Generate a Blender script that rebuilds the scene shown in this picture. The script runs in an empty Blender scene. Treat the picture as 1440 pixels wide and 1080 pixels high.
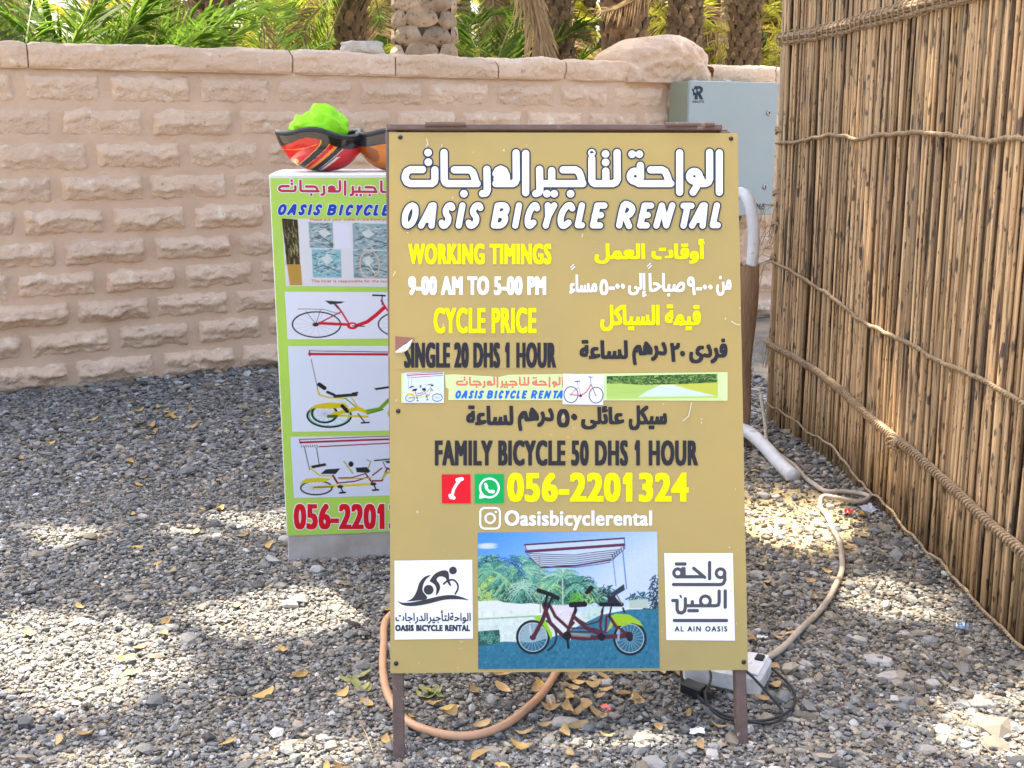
import bpy, math, random
import numpy as np
from math import sin, cos, tan, pi, radians, atan2, hypot, sqrt
from mathutils import Vector, Matrix, noise as mn
random.seed(7); RNG = np.random.default_rng(7)
SC = bpy.context.scene; COL = SC.collection

# ---------------------------------------------------------------- camera, world, sun, exposure
CAM_H = 1.4; PITCH = radians(13.08); FPX = 1550.0
cd = bpy.data.cameras.new('camera'); cam = bpy.data.objects.new('camera', cd); COL.objects.link(cam)
cd.sensor_width = 36; cd.lens = 36 * FPX / 1440; cd.clip_end = 2000; cd.clip_start = .05
cam.location = (0, 0, CAM_H); cam.rotation_euler = (pi / 2 - PITCH, 0, 0); SC.camera = cam
SUN_EL = radians(64); SUN_AZ = radians(-35)            # azimuth from +Y, negative = to the left
W = bpy.data.worlds.new('World'); SC.world = W; W.use_nodes = True
nt = W.node_tree; nt.nodes.clear()
sky = nt.nodes.new('ShaderNodeTexSky'); sky.sky_type = 'NISHITA'; sky.sun_disc = False
sky.sun_elevation = SUN_EL; sky.sun_rotation = SUN_AZ; sky.dust_density = 7.0; sky.air_density = 1.0; sky.ozone_density = 1.0
bg = nt.nodes.new('ShaderNodeBackground'); bg.inputs[1].default_value = 0.15
wo = nt.nodes.new('ShaderNodeOutputWorld'); nt.links.new(sky.outputs[0], bg.inputs[0]); nt.links.new(bg.outputs[0], wo.inputs[0])
SUNV = Vector((cos(SUN_EL) * sin(SUN_AZ), cos(SUN_EL) * cos(SUN_AZ), sin(SUN_EL)))
sl = bpy.data.lights.new('sun', 'SUN'); sl.energy = 4.2; sl.angle = radians(.55); sl.color = (1, .90, .74)
so = bpy.data.objects.new('sun', sl); COL.objects.link(so); so.rotation_euler = SUNV.to_track_quat('Z', 'Y').to_euler(); so.location = (0, 0, 20)
SC.view_settings.view_transform = 'Standard'; SC.view_settings.look = 'None'; SC.view_settings.gamma = 1
SC.view_settings.use_curve_mapping = False; SC.view_settings.exposure = 2.16

# ---------------------------------------------------------------- colour and material helpers
def lin(c):
    if max(c) > 1.0: c = [v / 255 for v in c]
    return tuple((v / 12.92 if v <= .04045 else ((v + .055) / 1.055) ** 2.4) for v in c)
MATS = {}
def mat(name, col, rough=.6, var=None, scale=8, detail=6, bump=0, bscale=None, metal=0, trans=0, rnd=0, stretch=(1, 1, 1), fine=None, spots=None, attr=False, coat=0, dist=.02, spec=.5):
    """principled material: base colour, noise-mixed second colour, random per-object brightness, spots, bump"""
    m = bpy.data.materials.new(name); m.use_nodes = True; t = m.node_tree; N = t.nodes; L = t.links
    b = N['Principled BSDF']; b.inputs['Roughness'].default_value = rough; b.inputs['Metallic'].default_value = metal
    b.inputs['Coat Weight'].default_value = coat; b.inputs['Specular IOR Level'].default_value = spec
    tc = N.new('ShaderNodeTexCoord'); mp = N.new('ShaderNodeMapping'); mp.inputs['Scale'].default_value = stretch
    L.new(tc.outputs['Object'], mp.inputs['Vector'])
    if rnd:
        oi = N.new('ShaderNodeObjectInfo'); vm = N.new('ShaderNodeVectorMath'); vm.operation = 'SCALE'; vm.inputs['Scale'].default_value = 50
        cx = N.new('ShaderNodeCombineXYZ'); L.new(oi.outputs['Random'], cx.inputs[0]); L.new(oi.outputs['Random'], cx.inputs[1])
        L.new(cx.outputs[0], vm.inputs[0]); L.new(vm.outputs[0], mp.inputs['Location'])
    if attr:
        a = N.new('ShaderNodeAttribute'); a.attribute_name = 'Col'; out = a.outputs['Color']
    else:
        r = N.new('ShaderNodeRGB'); r.outputs[0].default_value = (*col, 1); out = r.outputs[0]
    def mixc(fac, a_, b_, mode='MIX'):
        x = N.new('ShaderNodeMix'); x.data_type = 'RGBA'; x.blend_type = mode
        if isinstance(fac, float): x.inputs[0].default_value = fac
        else: L.new(fac, x.inputs[0])
        L.new(a_, x.inputs[6])
        if isinstance(b_, tuple): x.inputs[7].default_value = (*b_, 1)
        else: L.new(b_, x.inputs[7])
        return x.outputs[2]
    if var:
        n = N.new('ShaderNodeTexNoise'); n.inputs['Scale'].default_value = scale; n.inputs['Detail'].default_value = detail; n.inputs['Roughness'].default_value = .6
        L.new(mp.outputs[0], n.inputs['Vector'])
        cr = N.new('ShaderNodeMapRange'); cr.inputs[1].default_value = .35; cr.inputs[2].default_value = .65; L.new(n.outputs[0], cr.inputs[0])
        out = mixc(cr.outputs[0], out, var)
    if spots:
        for (sc_, lo, hi, c_) in spots:
            n = N.new('ShaderNodeTexNoise'); n.inputs['Scale'].default_value = sc_; n.inputs['Detail'].default_value = 4
            L.new(mp.outputs[0], n.inputs['Vector'])
            cr = N.new('ShaderNodeMapRange'); cr.inputs[1].default_value = lo; cr.inputs[2].default_value = hi; L.new(n.outputs[0], cr.inputs[0])
            out = mixc(cr.outputs[0], out, c_)
    if fine:
        m2 = N.new('ShaderNodeMapping'); m2.inputs['Scale'].default_value = (1, 1, .3); L.new(tc.outputs['Object'], m2.inputs['Vector'])
        if rnd: L.new(vm.outputs[0], m2.inputs['Location'])
        for (sc_, lo, hi, c_) in fine:
            n = N.new('ShaderNodeTexNoise'); n.inputs['Scale'].default_value = sc_; n.inputs['Detail'].default_value = 3; L.new(m2.outputs[0], n.inputs['Vector'])
            cr = N.new('ShaderNodeMapRange'); cr.inputs[1].default_value = lo; cr.inputs[2].default_value = hi; L.new(n.outputs[0], cr.inputs[0]); out = mixc(cr.outputs[0], out, c_)
    if rnd:
        mr = N.new('ShaderNodeMapRange'); mr.inputs[3].default_value = 1 - rnd; mr.inputs[4].default_value = 1 + rnd; L.new(oi.outputs['Random'], mr.inputs[0])
        h = N.new('ShaderNodeHueSaturation'); L.new(out, h.inputs['Color']); L.new(mr.outputs[0], h.inputs['Value']); out = h.outputs[0]
    L.new(out, b.inputs['Base Color'])
    if bump:
        n = N.new('ShaderNodeTexNoise'); n.inputs['Scale'].default_value = bscale or scale * 3; n.inputs['Detail'].default_value = 8
        L.new(mp.outputs[0], n.inputs['Vector']); bp = N.new('ShaderNodeBump'); bp.inputs['Strength'].default_value = bump; bp.inputs['Distance'].default_value = dist
        L.new(n.outputs[0], bp.inputs['Height']); L.new(bp.outputs[0], b.inputs['Normal'])
    if trans:
        tr = N.new('ShaderNodeBsdfTranslucent'); L.new(out, tr.inputs[0]); ms = N.new('ShaderNodeMixShader'); ms.inputs[0].default_value = trans
        L.new(b.outputs[0], ms.inputs[1]); L.new(tr.outputs[0], ms.inputs[2]); L.new(ms.outputs[0], N['Material Output'].inputs[0])
    MATS[name] = m
    return m

# ---------------------------------------------------------------- object helpers
def tag(o, label=None, cat=None, group=None, kind=None):
    if label: o['label'] = label
    if cat: o['category'] = cat
    if group: o['group'] = group
    if kind: o['kind'] = kind
    return o
def empty(name, loc, label, cat, group=None, rz=0):
    o = bpy.data.objects.new(name, None); COL.objects.link(o); o.location = loc; o.rotation_euler = (0, 0, rz); o.empty_display_size = .1
    return tag(o, label, cat, group)
def link(name, me, parent=None, loc=None, rot=None, scale=None):
    o = bpy.data.objects.new(name, me); COL.objects.link(o)
    if parent: o.parent = parent
    if loc is not None: o.location = loc
    if rot is not None: o.rotation_euler = rot
    if scale is not None: o.scale = scale
    return o
class MB:
    """collects shapes; build() makes ONE mesh"""
    def __init__(s): s.v = []; s.f = []; s.mi = []; s.m = 0
    def add(s, vs, fs):
        b = len(s.v); s.v += [tuple(p) for p in vs]; s.f += [tuple(b + i for i in f) for f in fs]; s.mi += [s.m] * len(fs)
    def box(s, c, d, M=None, bev=0):
        x, y, z = d[0] / 2, d[1] / 2, d[2] / 2
        if bev:
            g = bev; vs = []
            for sx in (-1, 1):
                for sy in (-1, 1):
                    for sz in (-1, 1):
                        vs += [(sx * x, sy * (y - g), sz * (z - g)), (sx * (x - g), sy * y, sz * (z - g)), (sx * (x - g), sy * (y - g), sz * z)]
            def I(a, b_, c_, k): return (a * 4 + b_ * 2 + c_) * 3 + k
            fs = []
            for a in (0, 1): fs.append([I(a, 0, 0, 0), I(a, 1, 0, 0), I(a, 1, 1, 0), I(a, 0, 1, 0)])
            for a in (0, 1): fs.append([I(0, a, 0, 1), I(1, a, 0, 1), I(1, a, 1, 1), I(0, a, 1, 1)])
            for a in (0, 1): fs.append([I(0, 0, a, 2), I(1, 0, a, 2), I(1, 1, a, 2), I(0, 1, a, 2)])
            for a in (0, 1):
                for b_ in (0, 1):
                    fs.append([I(a, b_, 0, 0), I(a, b_, 1, 0), I(a, b_, 1, 1), I(a, b_, 0, 1)])
                    fs.append([I(a, 0, b_, 0), I(a, 1, b_, 0), I(a, 1, b_, 2), I(a, 0, b_, 2)])
                    fs.append([I(0, a, b_, 1), I(1, a, b_, 1), I(1, a, b_, 2), I(0, a, b_, 2)])
                    for c_ in (0, 1): fs.append([I(a, b_, c_, 0), I(a, b_, c_, 1), I(a, b_, c_, 2)])
        else:
            vs = [(sx * x, sy * y, sz * z) for sx in (-1, 1) for sy in (-1, 1) for sz in (-1, 1)]
            fs = [(0, 1, 3, 2), (4, 6, 7, 5), (0, 4, 5, 1), (2, 3, 7, 6), (0, 2, 6, 4), (1, 5, 7, 3)]
        c = Vector(c)
        vs = [(M @ Vector(p) if M else Vector(p)) + c for p in vs]
        s.add(vs, fs)
    def tube(s, pts, r, n=8, cap=True, closed=False):
        pts = [Vector(p) for p in pts]; k = len(pts)
        rs = r if isinstance(r, (list, tuple)) else [r] * k
        tans = [(pts[min(i + 1, k - 1)] - pts[max(i - 1, 0)]).normalized() for i in range(k)]
        if closed: tans = [(pts[(i + 1) % k] - pts[i - 1]).normalized() for i in range(k)]
        a = tans[0].orthogonal().normalized(); vs = []
        for i in range(k):
            a = (a - tans[i] * a.dot(tans[i])).normalized(); b = tans[i].cross(a)
            for j in range(n):
                t = 2 * pi * j / n; vs.append(pts[i] + (a * cos(t) + b * sin(t)) * rs[i])
        fs = []
        for i in range(k if closed else k - 1):
            i2 = (i + 1) % k
            for j in range(n): fs.append((i * n + j, i * n + (j + 1) % n, i2 * n + (j + 1) % n, i2 * n + j))
        if cap and not closed: fs += [tuple(range(n - 1, -1, -1)), tuple((k - 1) * n + j for j in range(n))]
        s.add(vs, fs)
    def lathe(s, prof, c=(0, 0, 0), n=24, M=None):
        vs = []; k = len(prof)
        for (r, z) in prof:
            for j in range(n):
                t = 2 * pi * j / n; p = Vector((r * cos(t), r * sin(t), z)); vs.append((M @ p if M else p) + Vector(c))
        fs = [(i * n + j, i * n + (j + 1) % n, (i + 1) * n + (j + 1) % n, (i + 1) * n + j) for i in range(k - 1) for j in range(n)]
        s.add(vs, fs)
    def mesh(s, name, mats, smooth=False):
        me = bpy.data.meshes.new(name); me.from_pydata(s.v, [], s.f)
        for m in (mats if isinstance(mats, (list, tuple)) else [mats]): me.materials.append(m)
        if any(s.mi): me.polygons.foreach_set('material_index', s.mi)
        if smooth: me.polygons.foreach_set('use_smooth', [True] * len(me.polygons))
        import bmesh
        bm = bmesh.new(); bm.from_mesh(me); bmesh.ops.recalc_face_normals(bm, faces=bm.faces); bm.to_mesh(me); bm.free()
        me.update(); return me
    def build(s, name, mats, parent=None, smooth=False, **k): return link(name, s.mesh(name, mats, smooth), parent, **k)
def npmesh(name, v, f, m, col=None, smooth=False):
    """mesh from numpy arrays, f = (n, k) faces all of size k, col = per-vertex linear colours"""
    me = bpy.data.meshes.new(name); k = f.shape[1]
    me.vertices.add(len(v)); me.vertices.foreach_set('co', np.asarray(v, np.float32).ravel())
    me.loops.add(f.size); me.loops.foreach_set('vertex_index', f.astype(np.int32).ravel())
    me.polygons.add(len(f)); me.polygons.foreach_set('loop_start', np.arange(0, f.size, k, dtype=np.int32))
    me.polygons.foreach_set('use_smooth', np.full(len(f), smooth))
    me.materials.append(m); me.update(calc_edges=True)
    if col is not None:
        a = me.color_attributes.new('Col', 'FLOAT_COLOR', 'POINT'); c4 = np.ones((len(v), 4), np.float32); c4[:, :3] = col
        a.data.foreach_set('color', c4.ravel())
    return me
def smooth_path(P, n=6, closed=False):
    P = [Vector(p) for p in P]; out = []; k = len(P)
    for i in range(k if closed else k - 1):
        p0, p1, p2, p3 = (P[(i - 1) % k] if closed or i else P[0]), P[i], P[(i + 1) % k], (P[(i + 2) % k] if closed or i + 2 < k else P[-1])
        for j in range(n):
            t = j / n; out.append(.5 * ((2 * p1) + (p2 - p0) * t + (2 * p0 - 5 * p1 + 4 * p2 - p3) * t * t + (3 * p1 - p0 - 3 * p2 + p3) * t ** 3))
    if not closed: out.append(P[-1])
    return out
def fract(p, s=1.0): return mn.fractal(Vector(p) * s, 1.0, 2.0, 4)

# ---------------------------------------------------------------- materials
M_stone = mat('painted_stone', (.80, .575, .395), .9, var=(.74, .515, .345), scale=3, bump=.8, bscale=32, rnd=.05, spots=[(14, .60, .72, (.86, .70, .52)), (1.1, .58, .8, (.62, .45, .32)), (30, .66, .72, (.50, .37, .26))], dist=.02)
M_mortar = mat('mortar_coat', (.73, .515, .345), .95, var=(.66, .455, .30), scale=5, bump=.5, bscale=40, dist=.01)
M_rawstone = mat('raw_limestone', (.52, .47, .40), .9, var=(.34, .30, .26), scale=14, bump=.6, bscale=30)
M_pebble = mat('pebble_grey', (.2, .2, .2), .75, attr=True, bump=.35, bscale=180, dist=.003)
M_reed = mat('reed_cane', (.63, .43, .225), .5, var=(.40, .25, .125), scale=9, rnd=.5, fine=[(42, .60, .66, (.10, .07, .05)), (90, .63, .68, (.13, .09, .06))], stretch=(6, 6, .35), bump=.25, bscale=60, dist=.003,
             spots=[(7, .60, .66, (.085, .062, .045)), (4, .66, .8, (.58, .48, .36))])
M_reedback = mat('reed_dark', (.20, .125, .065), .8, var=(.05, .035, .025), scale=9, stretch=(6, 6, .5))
M_rope = mat('coir_rope', (.47, .345, .21), .9, var=(.31, .215, .13), scale=40, bump=.8, bscale=160, dist=.004)
M_bark = mat('palm_bark_pale', (.52, .41, .28), .9, var=(.30, .21, .13), scale=7, rnd=.25, bump=.8, bscale=26, dist=.03, spots=[(30, .58, .7, (.12, .08, .05))])
M_barkdark = mat('palm_bark_brown', (.26, .17, .09), .95, var=(.11, .065, .035), scale=8, rnd=.3, bump=.9, bscale=30, dist=.03, spots=[(12, .6, .7, (.40, .28, .14))])
M_barkgap = mat('palm_fibre', (.10, .065, .035), .95, var=(.19, .13, .07), scale=20, bump=.8)
M_frond = mat('frond_green', (.085, .165, .02), .55, var=(.15, .235, .03), scale=4, rnd=.4, trans=.5, spec=.2)
M_frond2 = mat('frond_yellow_green', (.30, .34, .035), .55, var=(.42, .34, .06), scale=4, rnd=.4, trans=.5, spec=.2)
M_dry = mat('frond_dry', (.42, .31, .17), .8, var=(.30, .21, .11), scale=5, rnd=.25, trans=.25)
M_rachis = mat('frond_stem', (.30, .32, .12), .5)
M_leaf = mat('canopy_leaf', (.09, .15, .05), .5, rnd=0, trans=.2)
M_wood = mat('branch_bark', (.20, .15, .11), .9, var=(.12, .09, .07), scale=10, bump=.5)
M_steel = mat('painted_brown_steel', (.12, .075, .06), .45, var=(.16, .10, .08), scale=18, bump=.15, spots=[(30, .64, .7, (.35, .30, .27))])
M_board = mat('gold_board', (.47, .345, .118), .42, var=(.39, .315, .12), scale=1.6, bump=.05, bscale=200, spots=[(3.5, .60, .85, (.36, .27, .12)), (60, .72, .76, (.66, .56, .36))], dist=.003, spec=.25)
M_edge = mat('board_edge', (.62, .55, .42), .6)
M_flat = mat('print_colours', (1, 1, 1), .5, attr=True, spec=.2)
M_green = mat('lime_vinyl', (.47, .74, .10), .5, spec=.25, var=(.41, .62, .12), scale=2)
M_whitebox = mat('white_panel', (.74, .74, .72), .5, var=(.66, .65, .62), scale=6)
M_greybase = mat('grey_dusty_base', (.56, .53, .48), .7, var=(.40, .35, .30), scale=9)
M_cab = mat('grey_cabinet_paint', (.38, .44, .43), .35, var=(.36, .42, .41), scale=2, bump=.03)
M_cabside = mat('grey_green_cabinet_side', (.30, .33, .24), .45)
M_metal = mat('lock_metal', (.45, .45, .45), .35, metal=.9)
M_black = mat('black_plastic', (.015, .016, .018), .3)
M_rubber = mat('black_rubber', (.02, .02, .022), .55)
M_white = mat('white_plastic', (.72, .73, .74), .45, var=(.62, .61, .59), scale=12, spots=[(18, .60, .75, (.45, .40, .33))])
M_hose = mat('beige_hose', (.50, .43, .34), .5, var=(.40, .33, .25), scale=15, bump=.3, spots=[(22, .58, .72, (.30, .25, .19))])
M_orange = mat('salmon_hose', (.72, .40, .22), .4, var=(.60, .33, .19), scale=10, trans=.12, spots=[(25, .58, .75, (.50, .36, .24))])
M_leafdry = mat('fallen_leaf_yellow', (.60, .40, .10), .6, var=(.38, .22, .08), scale=14, rnd=.35)
M_leafgreen = mat('fallen_leaf_green', (.16, .20, .05), .5, var=(.30, .26, .08), scale=14, rnd=.2)
M_leafbrown = mat('fallen_leaf_brown', (.36, .22, .10), .7, var=(.52, .36, .16), scale=20, rnd=.3)
M_pale = mat('pale_stone', (.46, .42, .37), .8, var=(.34, .32, .30), scale=14, rnd=.2, bump=.4)
M_hivis = mat('hi_vis_cloth', (.45, .95, .015), .6, var=(.36, .85, .01), scale=9, trans=.3)
M_sack = mat('burlap_sheath', (.34, .21, .11), .9, var=(.22, .13, .07), scale=10, stretch=(4, 4, .6), bump=.7, bscale=60)
def solid(name, c, rough=.4, **k): return MATS.get(name) or mat(name, lin(c), rough, **k)

# ---------------------------------------------------------------- ground, sky lit from above
def ground_h(x, y):
    if y > 7.5: return 0
    return .012 * fract((x, y, 0), 1.3) + .007 * fract((x, y, 3), 5)
def build_ground():
    m = bpy.data.materials.new('gravel_bed'); m.use_nodes = True; t = m.node_tree; N = t.nodes; L = t.links; b = N['Principled BSDF']; b.inputs['Roughness'].default_value = .9
    tc = N.new('ShaderNodeTexCoord')
    v = N.new('ShaderNodeTexVoronoi'); v.inputs['Scale'].default_value = 85; L.new(tc.outputs['Object'], v.inputs['Vector'])
    cr = N.new('ShaderNodeValToRGB'); cr.color_ramp.elements[0].color = (.06, .058, .052, 1); cr.color_ramp.elements[1].color = (.24, .22, .185, 1)
    L.new(v.outputs['Color'], cr.inputs[0])
    n = N.new('ShaderNodeTexNoise'); n.inputs['Scale'].default_value = 1.6; n.inputs['Detail'].default_value = 6; L.new(tc.outputs['Object'], n.inputs['Vector'])
    mr = N.new('ShaderNodeMapRange'); mr.inputs[1].default_value = .46; mr.inputs[2].default_value = .66; L.new(n.outputs[0], mr.inputs[0])
    mx = N.new('ShaderNodeMix'); mx.data_type = 'RGBA'; L.new(mr.outputs[0], mx.inputs[0]); L.new(cr.outputs[0], mx.inputs[6]); mx.inputs[7].default_value = (.40, .31, .20, 1)
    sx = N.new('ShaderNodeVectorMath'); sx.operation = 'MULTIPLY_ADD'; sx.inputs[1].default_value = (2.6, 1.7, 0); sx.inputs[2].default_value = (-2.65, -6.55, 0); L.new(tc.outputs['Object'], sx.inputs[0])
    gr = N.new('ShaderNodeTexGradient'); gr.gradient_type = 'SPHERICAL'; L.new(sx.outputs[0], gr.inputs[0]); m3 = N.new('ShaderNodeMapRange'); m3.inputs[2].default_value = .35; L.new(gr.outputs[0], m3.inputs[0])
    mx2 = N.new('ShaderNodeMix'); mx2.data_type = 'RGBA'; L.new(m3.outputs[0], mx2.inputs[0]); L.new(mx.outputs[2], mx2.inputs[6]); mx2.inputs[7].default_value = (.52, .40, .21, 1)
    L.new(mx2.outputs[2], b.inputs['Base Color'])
    bp = N.new('ShaderNodeBump'); bp.inputs['Strength'].default_value = .8; bp.inputs['Distance'].default_value = .008; L.new(v.outputs['Distance'], bp.inputs['Height']); bp.invert = True
    L.new(bp.outputs[0], b.inputs['Normal'])
    xs = np.concatenate([[-300, -80, -20, -8], np.linspace(-4, 3, 150), [8, 20, 80, 300]]); ys = np.concatenate([[-300, -60, -10, -2, .5], np.linspace(1.4, 8.5, 150), [12, 30, 90, 400]])
    V = [(x, y, ground_h(x, y) if 1.3 < y < 8.6 and -4.1 < x < 3.1 else 0) for y in ys for x in xs]; nx = len(xs)
    Fc = [(j * nx + i, j * nx + i + 1, (j + 1) * nx + i + 1, (j + 1) * nx + i) for j in range(len(ys) - 1) for i in range(nx - 1)]
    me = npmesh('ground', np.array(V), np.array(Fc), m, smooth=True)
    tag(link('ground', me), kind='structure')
build_ground()

# icosahedron pebbles, one stuff mesh
def ico():
    p = (1 + 5 ** .5) / 2; v = np.array([(-1, p, 0), (1, p, 0), (-1, -p, 0), (1, -p, 0), (0, -1, p), (0, 1, p), (0, -1, -p), (0, 1, -p), (p, 0, -1), (p, 0, 1), (-p, 0, -1), (-p, 0, 1)], float)
    v /= np.linalg.norm(v[0]); f = np.array([(0, 11, 5), (0, 5, 1), (0, 1, 7), (0, 7, 10), (0, 10, 11), (1, 5, 9), (5, 11, 4), (11, 10, 2), (10, 7, 6), (7, 1, 8), (3, 9, 4), (3, 4, 2), (3, 2, 6), (3, 6, 8), (3, 8, 9), (4, 9, 5), (2, 4, 11), (6, 2, 10), (8, 6, 7), (9, 8, 1)])
    return v, f
IV, IF = ico()
def gh_fast(x, y, G={}):
    if not G:
        xs = np.linspace(-4, 3.2, 145); ys = np.linspace(1.4, 8.6, 145)
        G['z'] = np.array([[ground_h(a, b) for a in xs] for b in ys])
    i = np.clip(((x + 4) / 7.2 * 144), 0, 143.99); j = np.clip((y - 1.4) / 7.2 * 144, 0, 143.99); i0 = i.astype(int); j0 = j.astype(int); a = i - i0; b = j - j0; z = G['z']
    return (z[j0, i0] * (1 - a) + z[j0, i0 + 1] * a) * (1 - b) + (z[j0 + 1, i0] * (1 - a) + z[j0 + 1, i0 + 1] * a) * b
def build_gravel():
    P = []; S = []
    def zone(y0, y1, dens, size):
        n = int(dens * (y1 - y0) * .49 * (y0 + y1)); y = y0 + (y1 - y0) * RNG.random(n * 2); keep = RNG.random(n * 2) < (y / y1); y = y[keep][:n]
        x = (RNG.random(len(y)) * 2 - 1) * (.49 * y + .12); s = size * np.exp(RNG.normal(0, .34, len(y)))
        P.append(np.stack([x, y], 1)); S.append(s)
    zone(2.1, 3.1, 20000, .0045); zone(3.1, 4.3, 12500, .0053); zone(4.3, 5.8, 5200, .0076); zone(5.8, 8.4, 1700, .012); zone(2.1, 5.2, 420, .0105)
    P = np.concatenate(P); S = np.concatenate(S)
    x, y = P[:, 0], P[:, 1]
    front = (x + 2.759) * .473287 - (y - 5.772) * .880908 > -.05       # in front of the wall
    fen = x < 1.43
    sand = ((x - 1.03) / .26) ** 2 + ((y - 3.85) / .42) ** 2 < 1
    right = (x > .55)
    keep = front & fen & ~(sand & (RNG.random(len(x)) < .72)) & ~(right & (y > 3) & (RNG.random(len(x)) < .22))
    P = P[keep]; S = S[keep]; n = len(P); x, y = P[:, 0], P[:, 1]
    S = S * np.where(x > .6, 1.12, 1.0)
    V = IV[None] * (1 + RNG.uniform(-.28, .28, (n, 12, 1)))
    sc = np.stack([RNG.uniform(1.0, 1.55, n), RNG.uniform(.75, 1.1, n), RNG.uniform(.42, .8, n)], 1) * S[:, None]
    V = V * sc[:, None]
    # random tilt then spin
    a = RNG.normal(0, .35, n); ca, sa = np.cos(a)[:, None], np.sin(a)[:, None]
    Y = V[:, :, 1] * ca - V[:, :, 2] * sa; Z = V[:, :, 1] * sa + V[:, :, 2] * ca; V[:, :, 1] = Y; V[:, :, 2] = Z
    a = RNG.random(n) * 2 * pi; ca, sa = np.cos(a)[:, None], np.sin(a)[:, None]
    X = V[:, :, 0] * ca - V[:, :, 1] * sa; Y = V[:, :, 0] * sa + V[:, :, 1] * ca; V[:, :, 0] = X; V[:, :, 1] = Y
    V[:, :, 0] += x[:, None]; V[:, :, 1] += y[:, None]; V[:, :, 2] += (gh_fast(x, y) + S * .25 + np.abs(RNG.normal(0, .0035, n)))[:, None]
    g = np.clip(RNG.normal(.165, .065, n), .05, .45); c = np.stack([g, g * .98, g * .925], 1)
    w = RNG.random(n); warm = w < np.where(x > .55, .5, .28); c[warm] = (g[warm] * 1.15)[:, None] * np.array([1.22, 1.02, .76])
    pale = w > .965; c[pale] = RNG.uniform(.34, .5, (pale.sum(), 1)) * np.array([1, .97, .92])
    Fc = (IF[None] + (np.arange(n) * 12)[:, None, None]).reshape(-1, 3)
    me = npmesh('gravel', V.reshape(-1, 3), Fc, M_pebble, np.repeat(c, 12, 0))
    tag(link('gravel', me), 'loose grey crushed stone gravel covering the ground', 'gravel', kind='stuff')
    print('pebbles', n)
build_gravel()

# ---------------------------------------------------------------- the stone wall
U = Vector((.880908, .473287, 0)); NW = Vector((.473287, -.880908, 0)); W0 = Vector((-2.759, 5.772, 0)); WANG = atan2(U.y, U.x)
wall = empty('stone_wall', W0, 'long beige rough stone boundary wall behind the signs', 'wall', rz=WANG)
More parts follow.
